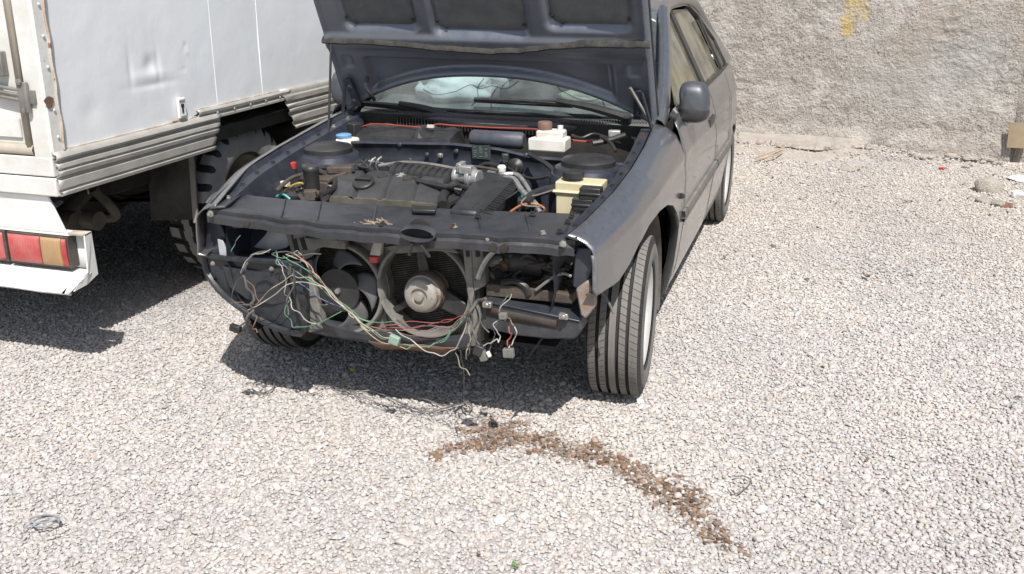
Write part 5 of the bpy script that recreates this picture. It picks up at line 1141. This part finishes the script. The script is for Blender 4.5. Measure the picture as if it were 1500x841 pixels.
for i, px in enumerate(([(1107,237),(1128,231),(1150,224)], [(1112,238),(1135,234),(1148,228)], [(1105,240),(1122,237),(1140,234)])):
    pp = [p+Vector((0,0,.03)) for p in lie(px)]
    if i == 0: sb0 = M()
    sb0.tube(pp, .006, 5, 2)
tag(sb0.build("stick_bundle", stm), "bundle of brown sticks lying by the wall behind the car", "sticks")
cw = mat("ground_cable", (.11,.10,.10), (.2,.19,.18), 20, .7)
c0 = M().tube(lie([(462,570),(490,573),(520,580),(550,578),(585,585),(620,590),(650,600),(682,596)], .018), .0032, 5, 5)
c0.tube(lie([(545,578),(570,588),(600,602),(630,608),(665,600),(690,592)], .018), .0028, 5, 5).tube(lie([(684,597),(692,602),(686,610),(680,605)], .02), .004, 5, 4)
tag(c0.build("loose_cable", cw), "thin black cable trailing on the gravel before the car", "cable")
tag(M().tube(lie([(372,565),(392,560),(402,566),(396,576),(380,580),(370,574)], .016), .003, 5, 5).build("wire_loop", cw), "small loop of thin wire beside the car's shadow", "wire")
gm = mat("grey_hose", (.30,.31,.33), (.22,.23,.25), 12, .5)
m = M()
ang = np.linspace(0, 12.2, 44); p = at(68,775,z=.0)
ax, ay = Vector((CY, SY, 0)), Vector((-SY, CY, 0))
m.tube([p + ax*(.036+.004*math.sin(a*.7))*math.cos(a) + ay*(.030+.006*math.cos(a*.3))*math.sin(a) + Vector((0,0,.022+gz(p.x, p.y)+.0015*a)) + ax*.004*math.sin(a*.5) for a in ang] , .0028, 6, 0)
m.tube([p - ax*.036 + Vector((0,0,.02)), p - ax*.05 - ay*.02 + Vector((0,0,.018)), p - ax*.045 - ay*.035+ Vector((0,0,.015))], .0028, 6)
tag(m.build("wire_coil", gm), "small coil of grey wire lying alone on the gravel", "wire")
tag(M().tube(lie([(1075,706),(1090,706),(1100,712),(1092,722),(1078,730),(1070,724)], .016), .002, 5, 4).build("wire_loop", cw), "thin bent wire on gravel above the grey pebble", "wire")
cb = mat("cardboard", (.40,.32,.22), (.33,.26,.175), 9, .9)
p = at(1480,180,v=5.50); zb_ = at(1480,216,v=5.50).z
M_ = M()
for k in range(9): M_.slab([(p.x+.020*k, 5.49, zb_), (p.x+.018+.020*k, 5.48, zb_), (p.x+.018+.020*k, 5.51, p.z), (p.x+.020*k, 5.52, p.z)], (0,.012,0))
tag(M_.build("cardboard_piece", cb, smooth=False), "tan corrugated cardboard piece leaning at the wall's rubble end", "cardboard")
yf = mat("yellow_petal", (.75,.60,.08), None, 5, .7)
p = lie([(516,549)], .02)[0]
M().lathe([(.001,0),(.008,.002),(.009,.006),(.001,.008)], p, (.2,-.3,1), 8).build("yellow_petal", yf); tag(bpy.data.objects["yellow_petal"], "tiny yellow flower head in the car's shadow", "flower")
grm = mat("green_sprig", (.16,.30,.06), None, 9, .7)
p = lie([(755,838)], .012)[0]; m = M()
for k in range(7): d = Vector((random.uniform(-1,1), random.uniform(-1,1), .5))*.016; sd_ = d.cross(Vector((0,0,1)))*.25; m.add([p, p+d*.5+sd_, p+d, p+d*.5-sd_], [(0,1,2,3)])
tag(m.build("green_sprig", grm, solid=.0006), "tiny green weed sprig in the gravel at the bottom edge", "weed")

# rubble and dirt lumps banked along the wall foot
rb0 = M()
for k in range(170):
    u = random.uniform(.1, 2.8); v = 5.52 - abs(random.gauss(0, .22)); r0 = random.choice((.012,.016,.02,.028,.038)) * random.uniform(.7, 1.2)
    c = Vector((u, v, gz(u, v) + r0*.25 + .02*sst(5.1, 5.5, v))); sd_ = random.uniform(0, 50); rows = []
    for i in range(6):
        ph = math.pi*i/5; rows.append([c + Vector((math.sin(ph)*math.cos(q)*1.2, math.sin(ph)*math.sin(q), math.cos(ph)*.6))*r0*(1+.35*noise.noise(Vector((math.cos(q)*1.3, math.sin(q)*1.3+sd_, ph)))) for q in np.linspace(0, 2*math.pi, 8, endpoint=False)])
    rb0.grid(rows, True)
kind(rb0.build("rubble", conc, smooth=True, auto=35), "stuff")
# crumbs of bark, twig and clinker among the stones
lm = M()
for k in range(150):
    u = random.uniform(-1.2, 3.0); v = random.uniform(-1.6, 4.9) if k < 70 else random.uniform(3.2, 5.4)
    if -1 < u < .95 and -.9 < v < 3.6: continue
    p = Vector((u, v, gz(u, v)+.008)); d = Vector((random.uniform(-1,1), random.uniform(-1,1), .15))*random.uniform(.006,.020)
    lm.tube([p-d, p+Vector((0,0,.003)), p+d], random.uniform(.0025,.006), 5, 2)
kind(lm.build("litter_crumbs", mat("dark_crumbs", (.13,.095,.065), (.25,.2,.15), 30, .9)), "stuff")
